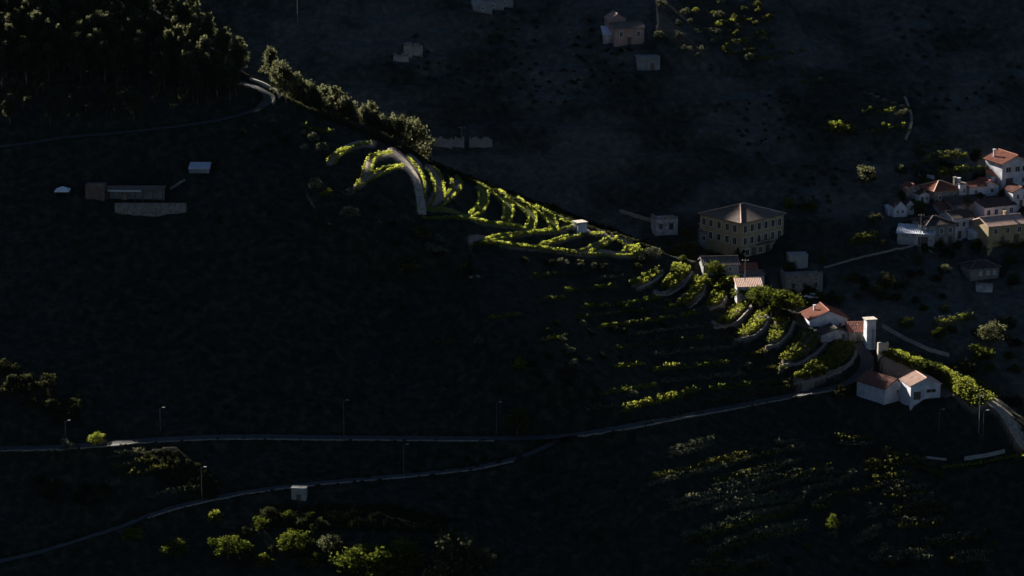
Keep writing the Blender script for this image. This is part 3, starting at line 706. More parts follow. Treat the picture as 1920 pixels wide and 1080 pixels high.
def vine_row(pts, label, group, h=.95, material='vine', dens=34, wid=.28, size=.17, gap=.0, name='vine_row', step=5, cat='vine row'):
    P = ground_line(pts, step, 1); seg = np.linalg.norm(np.diff(P, axis=0), axis=1); L = np.concatenate([[0], np.cumsum(seg)])
    n = max(8, int(L[-1]*dens)); q = np.sort(rng.uniform(0, L[-1], n))
    C = np.stack([np.interp(q, L, P[:, k]) for k in range(3)], 1)
    ph = rng.uniform(0, 100); k = np.floor(q/1.1+ph); hv = .62+.6*np.abs(np.sin(k*12.9898+ph)*43758.5453 % 1)   # each vine plant its own height
    hv = np.where((np.abs(np.sin(k*78.233+ph)*43758.5453) % 1) < gap, .3, hv)
    C[:, :2] += rng.normal(size=(len(C), 2))*wid; C[:, 2] += rng.uniform(.08, 1.0, len(C))**.8*h*hv
    o0 = P[len(P)//2]
    T = np.gradient(P, axis=0); T = np.cross(T/ (np.linalg.norm(T, axis=1, keepdims=True)+1e-9), (0, 0, 1))*.03
    me = quads_mesh(name, leaf_quads(C-o0, size), material, cord=(P-o0+(0, 0, .3)-T, P-o0+(0, 0, .3)+T))
    o = bpy.data.objects.new(name, me); COL.objects.link(o); o.location = o0
    tag(o, label, cat, group); return o
for pts, lab in CREST_ROWS:
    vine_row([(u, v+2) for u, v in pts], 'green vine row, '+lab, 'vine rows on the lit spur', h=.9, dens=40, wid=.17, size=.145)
# dense leafy patch at the spur's tip
A, B = [(1180,462),(1183,475)], [(1194,460),(1203,473)]
for k in range(4):
    f = k/3; vine_row([(a[0]+(b[0]-a[0])*f, a[1]+(b[1]-a[1])*f+2) for a, b in zip(A, B)], f'{ordinal(k)} short vine row from the left in the bright tip patch', 'vine rows on the lit spur', h=.9, dens=50)
for t, (lab, a, b, n, wall) in enumerate(TERR):
    for k in range(n):
        f = k/(n-1) if n > 1 else 0; kk = min(len(a), len(b))
        a2 = np.array([[np.interp(x, np.linspace(0, 1, len(a)), [p[d] for p in a]) for d in (0, 1)] for x in np.linspace(0, 1, 6)])
        b2 = np.array([[np.interp(x, np.linspace(0, 1, len(b)), [p[d] for p in b]) for d in (0, 1)] for x in np.linspace(0, 1, 6)])
        w = 'uphill' if wall else 'barn'
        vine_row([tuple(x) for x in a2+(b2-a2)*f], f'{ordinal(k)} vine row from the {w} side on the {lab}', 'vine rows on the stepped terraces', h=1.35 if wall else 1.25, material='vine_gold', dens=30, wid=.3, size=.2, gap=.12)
FAR_DASH = [[(1350,44),(1388,42)],[(1378,36),(1410,40)],[(1410,70),(1440,66)],[(1362,84),(1402,79)],[(1360,104),(1420,98)],[(1420,114),(1466,108)],[(1430,132),(1470,128)],[(1300,62),(1345,58)],[(1290,96),(1330,92)],[(1520,156),(1550,153)],[(1645,212),(1676,209)],[(1666,243),(1696,236)],[(1618,250),(1642,246)],[(1680,216),(1702,212)],[(1725,278),(1770,272)],[(1545,236),(1565,238)]]
for k, pts in enumerate(sorted(FAR_DASH, key=lambda r: r[0][1])):
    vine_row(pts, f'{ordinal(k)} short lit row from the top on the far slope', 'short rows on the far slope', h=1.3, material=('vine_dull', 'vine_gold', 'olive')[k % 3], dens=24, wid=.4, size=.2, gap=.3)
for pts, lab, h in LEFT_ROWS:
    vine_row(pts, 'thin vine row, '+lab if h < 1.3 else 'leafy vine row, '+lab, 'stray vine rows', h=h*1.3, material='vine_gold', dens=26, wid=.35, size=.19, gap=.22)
rown = 0
byv = lambda r: sum(p[1] for p in r)/len(r)
for pts, c in sorted(FIELD_ROWS, key=lambda r: byv(r[0])):
    mm = ('olive', 'vine_dull', 'vine')[c]; place = 'lower right field' if pts[0][0] > 1100 else 'small plot at the lower left'
    if pts[0][1] < 700: place = 'plots beyond the tower'
    ROWN[place] = ROWN.get(place, 0)+1
    vine_row(pts, f'{ordinal(ROWN[place]-1)} {("grey","olive green","bright green")[c]} overgrown row from the top in the {place}' if c < 2 else 'bright grassy hedge edging the lower lane', 'overgrown rows', h=1.6 if c < 2 else .7, material=mm, dens=26, wid=.45, size=.2, gap=.1)

for k, (pts, c) in enumerate(sorted(EXTRA_ROWS, key=lambda r: byv(r[0]))):
    vine_row(pts, f'{ordinal(k)} low dull row from the top between the grey ones, lower right field', 'low dull rows in the field', h=1.35, material=('olive', 'vine_dull')[c], dens=28, wid=.5, size=.2, gap=.12)
for k, pts in enumerate(sorted(MID_ROWS, key=byv)):
    vine_row(pts, f'{ordinal(k)} dim weedy row from the top on the slope left of the steps', 'dim weedy rows on the shaded slope', h=1.0, material=('vine_dull', 'olive', 'vine_dull', 'vine_gold')[k % 4], dens=22, wid=.4, size=.18, gap=.35)
# pine wood on the ridge
FOREST = [(-60,-10),(180,-30),(370,62),(470,140),(500,150),(460,152),(440,205),(400,212),(372,200),(330,180),(200,165),(0,170),(-60,170)]
for (u, v) in scatter(FOREST, 25, 17):
    p = hit(u, v)[0]; h = random.uniform(7.5, 11.5)
    tree('pine_tree', p, h, h*random.uniform(.5, .68), 'pine', 'pine', cat='tree', group='pine wood on the ridge', cluster='pine wood on the upper left ridge', u=u)
for (u, v) in scatter([(480,140),(515,160),(560,190),(620,218),(700,250),(790,285),(770,292),(690,268),(600,232),(530,192),(518,170),(470,146)], 15, 11):
    p = hit(u, v)[0]; h = random.uniform(8, 11.5)
    if u > 545:                                     # rooted on the far side of the brow
        t_, s_ = uv2ts(u, v-random.uniform(42, 66)); yb = float(np.interp(t_, tg, YCR))+random.uniform(9, 22)
        p = np.array([t_*yb, yb, float(ground(t_*yb, yb))]); h = max(5.0, float(HC-s_*yb-p[2]))
    tree('ridge_tree', p, h, h*random.uniform(.55, .75), random.choice(('pine', 'broad')), 'pine', cat='tree', group='trees along the ridge', cluster='tree line descending right of the road bend', u=u)
for (u, v) in scatter([(-40,165),(330,182),(430,212),(330,225),(100,235),(-40,235)], 46, 22):
    p = hit(u, v)[0]; h = random.uniform(4.5, 8)
    tree('pine_tree', p, h, h*random.uniform(.55, .75), 'pine', 'pine', cat='tree', group='pine wood on the ridge', cluster='pine wood on the upper left ridge', u=u)
ONE = [  # u, v base, height px, width px, kind, material, label
 (182,838,30,30,'broad','vine_gold','yellow-green tree on the roadside at the far left'),
 (970,815,52,46,'broad','broad','round dark tree standing alone beside the level road'),
 (1575,244,24,44,'bush','vine_gold','yellow-green tree alone on the far slope at upper right'),
 (1480,390,26,30,'bush','vine_gold','round olive-green tree behind the big building'),
 (1514,392,20,36,'bush','broad','low spreading tree right of the round one behind the big building'),
 (1622,350,40,46,'broad','pine','grey-green tree on the slope left of the village roofs'),
 (978,690,24,32,'bush','vine_gold','pale green bush on the dark slope above the tree by the road'),
 (770,500,24,46,'bush','vine_dull','dim olive bush below the left end of the lit spur'),
 (785,442,22,40,'bush','vine_dull','mossy bush just under the foot of the pale track'),
 (905,642,18,30,'bush','olive','lone grey bush in the middle of the dark slope'),
 (1040,398,20,24,'bush','broad','small green tree peeking over the skyline of the lit spur'),
 (550,1040,48,60,'broad','broad','sunlit green tree near the bottom left'),
 (400,975,28,32,'bush','vine_gold','small green tree under the lower road'),
 (255,1004,18,40,'bush','vine_gold','golden bush at the edge of the lower road'),
 (492,990,32,36,'bush','broad','green bush left of the sunlit green tree'),
 (590,1058,26,40,'bush','broad','low green bush right of the sunlit green tree'),
 (428,1048,46,64,'broad','broad','dark round tree with a lit rim at the bottom left'),
 (690,1110,90,120,'broad','broad','large leafy tree on the bottom edge'),
 (748,1090,80,90,'broad','broad','tall leafy tree with bright crown on the bottom edge'),
 (850,1105,110,110,'broad','pine','large grey tree on the bottom edge, right of the leafy ones'),
 (1560,1000,38,24,'broad','broad','slim yellow-green tree in the lower right field'),
 (1860,652,52,50,'broad','pine','grey rimmed tree on the slope right of the tower'),
 (1842,672,36,52,'bush','broad','green bush under the grey rimmed tree'),
 (1888,622,32,36,'broad','pine','grey tree near the right edge beyond the small plot'),
 (1740,690,22,60,'bush','broad','dark bush behind the bright vine slope'),
 (1800,702,34,60,'bush','scrub','dark round bush beyond the lower end of the vine slope'),
 (1900,760,26,40,'bush','scrub','dark bush above the dirt path'),
 (1455,592,52,60,'broad','broad','large dark tree left of the blue-white house'),
 (1425,578,44,46,'broad','broad','dark tree below the pink roof'),
 (1485,588,40,44,'broad','broad','dark tree against the blue-white house'),
 (1340,522,34,36,'broad','broad','green tree beside the grey-roofed house'),
 (1368,535,28,50,'bush','vine_gold','bright green shrub mass left of the red roof'),
 (1400,552,22,50,'bush','broad','green shrub in front of the pink roof'),
 (1330,535,26,30,'bush','vine_gold','yellow-green shrub at the top of the narrow terrace'),
 (1386,486,26,26,'bush','scrub','dark shrub against the corner of the big building'),
 (1670,540,36,50,'bush','scrub','dark tree with a lit top below the thin pale wall'),
 (1625,545,24,24,'bush','scrub','small dark bush left of the dark lit-topped tree'),
 (1755,380,24,26,'bush','broad','dark bush beside the small white cottage'),
 (1735,352,20,24,'bush','broad','dim tree behind the small white cottage'),
 (1695,385,16,40,'bush','broad','bush behind the twin-gabled white house'),
 (1745,470,18,26,'bush','broad','green bush below the pale sheet roof'),
 (1775,480,22,30,'bush','scrub','dark bush on the bank below the grey house'),
 (1230,484,26,26,'bush','olive','pale bush at the very tip of the lit spur'),
 (1215,478,18,18,'bush','olive','small pale bush behind the tip patch'),
 (130,840,22,32,'bush','olive','grey bush on the road edge at the far left'),
 (1580,742,26,34,'bush','scrub','dark shrub at the corner of the road by the white barn'),
 (330,1050,40,46,'broad','broad','dim green tree left of the round rimmed one at the bottom'), (620,1040,40,44,'broad','pine','grey-green tree above the bottom edge trees'), (900,1085,60,60,'broad','pine','grey tree at the right end of the bottom trees'),
 (1185,742,14,24,'bush','olive','grey tuft above the road'), (1395,690,14,28,'bush','olive','round grey tuft under the stepped terraces'),
 (590,352,24,28,'bush','olive','grey bush left of the lit spur'), (612,365,16,24,'bush','vine_gold','yellowish bush left of the lit spur'),
 (660,362,18,40,'bush','olive','grey heath below the second crescent terrace'),(655,402,20,34,'bush','olive','grey bush on the dark bank left of the track foot'),
 (585,262,18,26,'bush','olive','grey bush below the pines'), (600,280,16,30,'bush','olive','second grey bush below the pines'),
 (825,452,18,18,'bush','olive','round grey bush under the long level bench'), (818,470,16,40,'bush','olive','grey heath under the long level bench'),
]
for u, v, hp, wp, kind, mm, lab in ONE:
    p = hit(u, v)[0]; k = px_per_m(p)
    if kind == 'bush': bush(p, hp/k, wp/k*1.05, mm, None, u, lab)
    else: tree('tree', p, hp/k, wp/k, kind, mm if (kind, mm, 0) in CROWN else 'pine', lab)
GARDEN = [(1700,395),(1722,400),(1752,388),(1812,392),(1838,380),(1880,372),(1915,372),(1826,425),(1795,470),(1830,472),(1700,440),(1655,465),(1640,425),(1300,455),(1282,448),(1345,492),(1480,512),(1540,500),(1560,560),(1575,572),(1690,330),(1850,345),(1890,500),(1900,540),(1770,520),(1720,500),(1640,560),(1700,620),(1760,640)]
for k, (u, v) in enumerate(GARDEN):
    p = hit(u, v)[0]; h = random.uniform(2.6, 4.4)
    tree('garden_tree', p, h, h*random.uniform(.8, 1.1), 'broad', random.choice(('broad', 'broad', 'pine')), group='garden trees around the village', cluster='garden trees around the village', u=u)
ZONES = [  # polygon, spacing, height range m, material choices, place words
 ([(1235,5),(1440,0),(1470,60),(1460,130),(1330,118),(1230,110)], (40,26), (1.6,2.6), ('olive','olive','vine_dull'), 'on the terraced far slope at the top'),
 ([(1300,20),(1440,10),(1560,150),(1600,200),(1500,170)], (42,24), (1.0,1.6), ('vine_gold','vine_dull'), 'in the bright strip of the far slope'),
 ([(1540,190),(1720,200),(1720,270),(1560,255)], (44,22), (1.2,1.8), ('vine_dull','vine_gold'), 'around the thin stair on the far slope'),
 ([(990,610),(1170,605),(1190,680),(1130,735),(1000,735),(970,690)], (38,25), (1.3,2.2), ('scrub','olive'), 'in the heath patch in the middle of the slope'),
 ([(960,490),(1210,490),(1200,508),(970,505)], (33,15), (1.6,2.4), ('scrub','scrub','olive'), 'in the dim line under the lit spur'),
 ([(0,690),(60,690),(170,760),(160,800),(60,790),(0,750)], (34,24), (2.2,3.4), ('scrub',), 'in the dim thicket at the left edge'),
 ([(40,890),(200,910),(200,950),(60,950)], (44,24), (2,3), ('scrub',), 'in the dim thicket below the road at the left'),
 ([(1290,1010),(1640,960),(1900,1000),(1900,1085),(1300,1085)], (58,32), (1.2,2.2), ('olive','scrub','scrub','vine_dull'), 'in the rough lower right field'),
 ([(1440,890),(1700,890),(1800,960),(1620,1000),(1450,960)], (70,36), (1.0,1.7), ('olive','scrub','vine_dull'), 'among the rows of the lower right field'),
 ([(440,960),(620,960),(640,1060),(440,1080)], (52,34), (2,3.2), ('scrub','broad'), 'under the lower road at the bottom left'),
 ([(1100,20),(1130,40),(1210,95),(1120,115),(1060,105)], (26,18), (1.0,1.6), ('scrub','olive'), 'around the pink house'),
 ([(600,330),(780,420),(860,470),(800,500),(620,390)], (60,34), (1.0,1.8), ('scrub','olive'), 'on the dark bank left of the lit spur'),
 ([(1560,520),(1720,510),(1800,540),(1800,590),(1600,580)], (44,26), (1.6,2.6), ('scrub','broad'), 'in the dark gully behind the tower'),
 ([(1780,620),(1925,600),(1925,720),(1850,700)], (46,30), (2,3.2), ('scrub','broad'), 'in the dark gully at the right edge'),
 ([(420,215),(560,235),(600,300),(480,290)], (40,22), (1.2,2.2), ('scrub','olive'), 'below the road bend'),
 ([(1690,290),(1860,280),(1860,340),(1740,345),(1690,370)], (44,26), (1.6,2.8), ('broad','scrub','vine_dull'), 'around the garden rows above the village'),
 ([(1690,410),(1740,395),(1900,370),(1925,400),(1840,470),(1700,475)], (46,28), (1.5,2.6), ('broad','scrub'), 'between the village houses'),
 ([(1250,445),(1330,478),(1310,500),(1240,480)], (26,14), (1.4,2.4), ('broad','vine_dull'), 'left of the big building'),
 ([(1440,540),(1560,550),(1600,580),(1480,575)], (26,14), (1.8,3.0), ('broad','scrub'), 'above the bluish white house'),
 ([(1060,530),(1280,560),(1330,620),(1200,690),(1100,640)], (70,36), (.9,1.6), ('olive','scrub','vine_dull'), 'between the thin lit rows of the shaded slope'),
]
for poly, (du, dv), (h0, h1), mats, place in ZONES:
    for (u, v) in scatter(poly, du, dv):
        p = hit(u, v)[0]; h = random.uniform(h0, h1)
        bush(p, h, h*random.uniform(1.1, 1.7), random.choice(mats), place, u)
STUFF = [
 ([(500,158),(600,208),(740,268),(880,330),(1050,393),(1160,434),(1240,468),(1240,474),(1160,442),(1050,401),(880,341),(740,277),(600,218),(500,170)], (9,6), (.4,1.1), None, None),
 ([(262,848),(340,846),(420,910),(400,940),(300,905)], (16,9), (.5,1.2), None, None),
 ([(500,950),(720,945),(860,975),(840,1000),(520,992)], (18,9), (.5,1.3), None, None),
 ([(860,20),(1100,10),(1230,180),(900,220),(700,120)], (60,34), (1.0,1.8), ('scrub','scrub','olive'), 'scattered over the hazy far slope'),
 ([(1450,150),(1700,280),(1560,400),(1300,370),(1250,230)], (60,34), (1.2,2.2), ('scrub','scrub','broad'), 'scattered over the far slope behind the big building'),
 ([(1650,20),(1920,20),(1920,260),(1760,270)], (64,40), (1.2,2.2), ('scrub',), 'scattered over the far slope at the upper right'),
 ([(40,420),(560,380),(800,520),(860,780),(100,780)], (85,52), (1.0,2.0), ('scrub',), 'scattered over the dark left slope'),
 ([(420,860),(900,840),(1180,900),(1180,1060),(900,1060)], (80,44), (.8,1.6), ('scrub',), 'scattered below the fork of the roads'),
]
Q = []
def tuft(p, h):
    d = rng.normal(size=(60, 3)); d /= np.linalg.norm(d, axis=1, keepdims=True); d[:, 2] = abs(d[:, 2])
    Q.append(leaf_quads(p+d*np.array([h*.9, h*.9, h])*rng.uniform(.4, 1, (60, 1)), .12))
for L_ in LINES.values():
    for p in L_[::2]:
        for sd_ in (-1, 1):
            if random.random() < .55:
                q = p+np.array([random.uniform(-.6, .6), sd_*random.uniform(1.5, 2.6), 0]); q[2] = float(ground(q[0], q[1])); tuft(q, random.uniform(.2, .6))
for u in np.arange(535, 1245, 1.1):
    t_ = float(uv2ts(u, 400)[0]); yb = float(np.interp(t_, tg, YCR))+random.uniform(-2, 9); tuft(np.array([t_*yb, yb, float(ground(t_*yb, yb))]), random.uniform(.25, .75))
for poly, (du, dv), (h0, h1), mats, place in STUFF:
    for (u, v) in scatter(poly, du*.45, dv*.45):
        if mats and float(vnoise(np.array(u/95.), np.array(v/48.), 31)) < -.06: continue
        p = hit(u, v)[0]; h = random.uniform(h0, h1)*random.choice((.4, .6, .8, 1.15)); d = rng.normal(size=(130, 3)); d /= np.linalg.norm(d, axis=1, keepdims=True); d[:, 2] = abs(d[:, 2])
        Q.append(leaf_quads(p+d*np.array([h*.8, h*.8, h*.9])*rng.uniform(.5, 1, (130, 1))-np.array([0, 0, .1]), .13))
so = bpy.data.objects.new('scrub', quads_mesh('scrub', np.concatenate(Q), 'scrub')); COL.objects.link(so)
tag(so, 'low dark scrub dotted over the shaded slopes', 'scrub', kind='stuff')
def name_clusters(items, noun):
    cl = {}
    for o, c, u in items:
        if c: cl.setdefault(c, []).append((u, o))
    for c, L in cl.items():
        for i, (u, o) in enumerate(sorted(L, key=lambda q: q[0])): o['label'] = f'{noun(o)} {c}, {ordinal(i)} from the left'
name_clusters(TREES, lambda o: 'dark tree in the' if not o.name.startswith('garden') else 'small dark tree, one of the')
name_clusters(BUSHES, lambda o: {'olive': 'grey-green bush', 'scrub': 'dark bush', 'broad': 'green bush', 'vine_gold': 'yellow-green bush', 'vine_dull': 'olive green bush'}.get(next((k for k, m in MT.items() if m == o.data.materials[0]), ''), 'bush'))

# ------------------------------------------------------------------ buildings
def corr(m, a, b, c, d, pitch=.45, amp=.045):
    """ribbed roof plane: eave a->b, ridge d->c (a-d and b-c are the slopes)"""
    a, b, c, d = [mathutils.Vector(p) for p in (a, b, c, d)]
    n = max(2, int((b-a).length/pitch)); nn = (b-a).cross(d-a).normalized()
    if nn.z < 0: nn = -nn
    i0 = len(m.v)
    for k in range(2*n+1):
        f = k/(2*n); w = nn*(amp if k % 2 else -amp)
        m.v += [tuple(a.lerp(b, f)+w), tuple(d.lerp(c, f)+w), tuple(a.lerp(b, f)+w-nn*.18), tuple(d.lerp(c, f)+w-nn*.18)]
    for k in range(2*n):
        q = i0+4*k; m.f += [(q, q+4, q+5, q+1), (q+2, q+3, q+7, q+6), (q, q+2, q+6, q+4), (q+1, q+5, q+7, q+3)]
    e = i0+8*n; m.f += [(i0, i0+1, i0+3, i0+2), (e, e+2, e+3, e+1)]
def window(root, face, W, D, x, z, w, h, framem='frame', pane='pane', sill=True):
    """opening on a face: f front(-y), r right(+x), l left(-x)"""
    def tr(x0, x1, o0, o1, z0, z1):
        if face == 'f': return (x0, x1, -D/2-o1, -D/2-o0, z0, z1)
        if face == 'r': return (W/2+o0, W/2+o1, x0, x1, z0, z1)
        return (-W/2-o1, -W/2-o0, -x1, -x0, z0, z1)
    m = MB(); t = .14
    for q in ((x-w/2-t, x-w/2, .0, .10, z-t, z+h+t), (x+w/2, x+w/2+t, .0, .10, z-t, z+h+t), (x-w/2, x+w/2, .0, .10, z+h, z+h+t), (x-w/2, x+w/2, .0, .14, z-t, z)): m.box(*tr(*q))
    m.box(*tr(x-.03, x+.03, .0, .06, z, z+h))
    f = m.build('window', framem, root)
    MB().box(*tr(x-w/2, x+w/2, .0, .03, z, z+h)).build('pane', pane, f)
    return f
def door(root, W, D, x, w, h, face='f', material='wood'):
    m = MB()
    if face == 'f': m.box(x-w/2, x+w/2, -D/2-.08, -D/2, 0, h)
    elif face == 'r': m.box(W/2, W/2+.08, x-w/2, x+w/2, 0, h)
    else: m.box(-W/2-.08, -W/2, -x-w/2, -x+w/2, 0, h)
    d = m.build('door', material, root)
    k = MB()
    if face == 'f': k.box(x+w*.3, x+w*.3+.08, -D/2-.14, -D/2-.08, 1.0, 1.1); k.build('handle', 'metal', d)
def house(name, label, u, v, W, D, Hh, rot, wall='white', roof='tile_red', kind='gable_x', pitch=.38, over=.35, wins=(), doors=(), chimney=None, base=3.0, cat='house', group=None, anchor='front', dz=0):
    """W along local x, D along local y; the front (-y) wall's foot is placed on the ground at survey (u, v)"""
    p = hit(u, v)[0]; rz = R(rot)
    if anchor == 'corner': off = mathutils.Vector((-W/2, -D/2, 0))
    else: off = mathutils.Vector((0, -D/2, 0))
    off.rotate(mathutils.Euler((0, 0, rz)))
    ks = p[1]/745.0; off *= ks
    root = empty(name, (p[0]-off.x, p[1]-off.y, p[2]+dz), rz, (ks, ks, ks))
    tag(root, label, cat, group)
    rise = 0
    m = MB(); m.box(-W/2, W/2, -D/2, D/2, -base, Hh)
    if kind == 'gable_x':         # ridge along x, gables at the sides
        rise = pitch*D/2
        for sx in (-W/2, W/2): m.poly([(sx, -D/2, Hh), (sx, D/2, Hh), (sx, 0, Hh+rise)])
    elif kind == 'gable_y':       # ridge along y, gable to the front
        rise = pitch*W/2
        for sy in (-D/2, D/2): m.poly([(-W/2, sy, Hh), (W/2, sy, Hh), (0, sy, Hh+rise)])
    elif kind == 'mono':          # falls to the front
        rise = pitch*D
        m.poly([(-W/2, D/2, Hh), (W/2, D/2, Hh), (W/2, D/2, Hh+rise), (-W/2, D/2, Hh+rise)])
        for sx in (-W/2, W/2): m.poly([(sx, -D/2, Hh), (sx, D/2, Hh), (sx, D/2, Hh+rise)])
    m.build('wall', wall, root)
    r = MB(); o = over; e = Hh+.12; k = pitch*o
    if kind == 'gable_x':
        corr(r, (-W/2-o, -D/2-o, e-k), (W/2+o, -D/2-o, e-k), (W/2+o, 0, e+rise), (-W/2-o, 0, e+rise))
        corr(r, (W/2+o, D/2+o, e-k), (-W/2-o, D/2+o, e-k), (-W/2-o, 0, e+rise), (W/2+o, 0, e+rise))
    elif kind == 'gable_y':
        corr(r, (-W/2-o, D/2+o, e-k), (-W/2-o, -D/2-o, e-k), (0, -D/2-o, e+rise), (0, D/2+o, e+rise))
        corr(r, (W/2+o, -D/2-o, e-k), (W/2+o, D/2+o, e-k), (0, D/2+o, e+rise), (0, -D/2-o, e+rise))
    elif kind == 'hip':
        q = min(W, D)/2; rise = pitch*(q+o); a, b = W/2+o, D/2+o
        x1 = max(0.05, W/2-q); y1 = max(0.05, D/2-q); e -= k
        corr(r, (-a, -b, e), (a, -b, e), (x1, -y1, e+rise), (-x1, -y1, e+rise)); corr(r, (a, b, e), (-a, b, e), (-x1, y1, e+rise), (x1, y1, e+rise))
        corr(r, (-a, b, e), (-a, -b, e), (-x1, -y1, e+rise), (-x1, y1, e+rise)); corr(r, (a, -b, e), (a, b, e), (x1, y1, e+rise), (x1, -y1, e+rise))
    elif kind == 'mono':
        corr(r, (-W/2-o, -D/2-o, e-k), (W/2+o, -D/2-o, e-k), (W/2+o, D/2+o, e+rise+k), (-W/2-o, D/2+o, e+rise+k))
    elif kind == 'flat': r.box(-W/2-o, W/2+o, -D/2-o, D/2+o, Hh+.005, Hh+.28)
    elif kind == 'ruin':
        rr = random.Random(int(u)); x = -W/2
        while x < W/2-.3:
            w = rr.uniform(.5, 1.3); x2 = min(W/2, x+w); r.box(x, x2, -D/2+.01, -D/2+.5, Hh+.002, Hh+rr.uniform(.1, 1.1)); x = x2+.01
        r.box(-W/2+.01, -W/2+.5, -D/2+.6, D/2-.02, Hh+.002, Hh+.7)
    rf = r.build('roof' if kind != 'ruin' else 'broken_wall_top', roof, root)
    if kind == 'hip':
        hp = MB()
        for sx in (-1, 1):
            for sy in (-1, 1): hp.tube([(sx*a, sy*b, e+.06), (sx*x1, sy*y1, e+rise+.08)], .16, 5)
        hp.tube([(-x1, -y1, e+rise+.08), (x1, y1, e+rise+.08)], .16, 5); hp.build('ridge_tiles', 'tile_pink' if roof != 'tile_dark' else 'tile_brown', rf)
    elif kind == 'gable_x': MB().tube([(-W/2-o, 0, e+rise+.06), (W/2+o, 0, e+rise+.06)], .15, 5).build('ridge_tiles', roof, rf)
    elif kind == 'gable_y': MB().tube([(0, -D/2-o, e+rise+.06), (0, D/2+o, e+rise+.06)], .15, 5).build('ridge_tiles', roof, rf)
    if chimney:
        cx, cy, ch, cw = chimney; c = MB(); zt = Hh+rise*.5
        c.box(cx-cw/2, cx+cw/2, cy-cw/2, cy+cw/2, zt-1, zt+ch); c.box(cx-cw/2-.12, cx+cw/2+.12, cy-cw/2-.12, cy+cw/2+.12, zt+ch, zt+ch+.15); c.build('chimney', wall, rf)
    for w in wins: window(root, w[0], W, D, *w[1:5], *(w[5:]))
    for d in doors: door(root, W, D, *d)
    return root
def grid(face, xs_, zs, w, h, *a): return [(face, x, z, w, h, *a) for z in zs for x in xs_]

# the big building: corner towards the camera
big = house('big_building', 'big three-storey ochre building with hipped brown roof and many windows', 1388, 486, 16.5, 15.0, 9.9, 42, 'ochre', 'tile_brown', 'hip', .34, .5,
      wins=grid('f', [-6.6,-4.0,-1.3,1.3,4.0,6.6], [3.6,6.9], 1.25, 1.9)+grid('l', [5.4,2.6,-.4,-3.4,-6], [3.7,7.0], 1.25, 1.8)+grid('f', [-5.6,-.6,4.6], [.7], 1.2, 1.5),
      doors=[(-3.2,1.5,2.4),(2.2,1.5,2.4),(6.6,1.4,2.3)], anchor='corner', base=4)
bal = MB(); bal.box(-2.4, 3.0, -8.6, -7.52, 3.0, 3.2)
for k in range(14): bal.box(-2.4+k*.41, -2.33+k*.41, -8.6, -8.53, 3.2, 4.2)
bal.box(-2.4, 3.0, -8.62, -8.52, 4.2, 4.28); bal.build('balcony', 'wood', big)
MB().box(-8.31, 8.31, -7.62, -7.5, 3.02, 3.16).build('string_course', 'grey', big)
house('annexe', 'low tiled annexe against the left side of the big building', 1333, 470, 7, 6, 5.0, -20, 'grey', 'tile_brown', 'gable_x', .35, .3, wins=grid('f', [-2,1.5], [2.6], .9, 1.3), cat='building')
house('ruined_hut', 'roofless grey ruined hut left of the big building', 1250, 441, 6.0, 5, 4.2, 12, 'white_old', 'granite', 'ruin', wins=[('f', 1.2, 1.6, 1.0, 1.6, 'granite'), ('f', -1.6, 1.8, .8, 1.3, 'granite')], cat='ruin')
house('outhouse', 'small outhouse with pale eave between ruined hut and big building', 1314, 438, 3.6, 3, 2.8, -10, 'white_old', 'sheet', 'mono', .15, .3, wins=[('f', .3, 1.0, .9, 1.2)], cat='outhouse')
house('grey_roofed_house', 'low house with grey-brown tiled roof below the big building', 1352, 514, 9.5, 6.5, 2.6, 6, 'grey', 'tile_brown', 'gable_x', .42, .4, wins=grid('f', [-2,2.4], [.9], .8, 1.0))
house('red_roofed_house', 'low house with bright red roof strip above the pink roof', 1390, 527, 9.0, 4.5, 2.3, 4, 'white_old', 'tile_red', 'mono', .3, .3, wins=grid('f', [0,2.4], [.8], .8, .9), doors=[(-2.6,1,1.9)])
house('white_house', 'white house beside the red roof with two dark windows', 1416, 540, 5.0, 4.5, 3.4, 14, 'white', 'tile_brown', 'gable_x', .3, .3, wins=grid('f', [-1.2,1.2], [1.6], .8, 1.0))
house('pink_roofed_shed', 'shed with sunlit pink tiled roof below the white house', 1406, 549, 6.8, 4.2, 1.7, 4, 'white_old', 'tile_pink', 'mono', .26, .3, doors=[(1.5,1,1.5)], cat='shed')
house('concrete_shed', 'plain flat-roofed concrete block right of the big building', 1497, 504, 5.0, 4, 3.4, 5, 'concrete', 'concrete', 'flat', 0, .1, cat='shed', doors=[(-1.2,1.0,2.0)])
house('ruined_house', 'crumbling patchy walled ruin below the concrete block', 1508, 549, 10.0, 6, 4.4, 10, 'granite', 'granite', 'ruin', wins=grid('f', [-3,0,3], [1.4], .9, 1.3, 'granite'), cat='ruin')
house('blue_white_house', 'long bluish white house with red roof left of the tower', 1553, 618, 10.4, 8, 3.0, 10, 'white', 'tile_red', 'gable_y', .42, .5, wins=[('f', 3.2, .9, .7, .8)], chimney=(-2.5, 1, 1.4, .5))
house('low_grey_house', 'low grey gabled outbuilding below the bluish white house', 1568, 637, 8.4, 5, 1.6, 14, 'white_old', 'tile_dark', 'gable_y', .36, .4, doors=[(2,1,1.4)])
house('red_shed', 'small shed with sunlit red roof between house and tower', 1606, 640, 4.4, 4, 2.6, 4, 'granite', 'tile_red', 'mono', .4, .3, doors=[(.6,1.1,2)], cat='shed')
house('white_barn', 'white stone barn with rusty tiled roof beside the road', 1658, 760, 8.0, 10.5, 4.6, 38, 'white', 'tile_rust', 'gable_y', .48, .4, wins=[('f', 1.0, 2.6, .6, .7)], doors=[], anchor='corner', base=4, cat='barn')
house('striped_roof_barn', 'white barn with sunlit striped pink roof joined to the rusty one', 1735, 748, 8.6, 7, 4.0, 16, 'white', 'tile_pink', 'gable_y', .42, .35, wins=[('f', 1.6, 1.7, 2.6, .9)], doors=[(-2.4,2.0,2.2)], base=4, cat='barn')
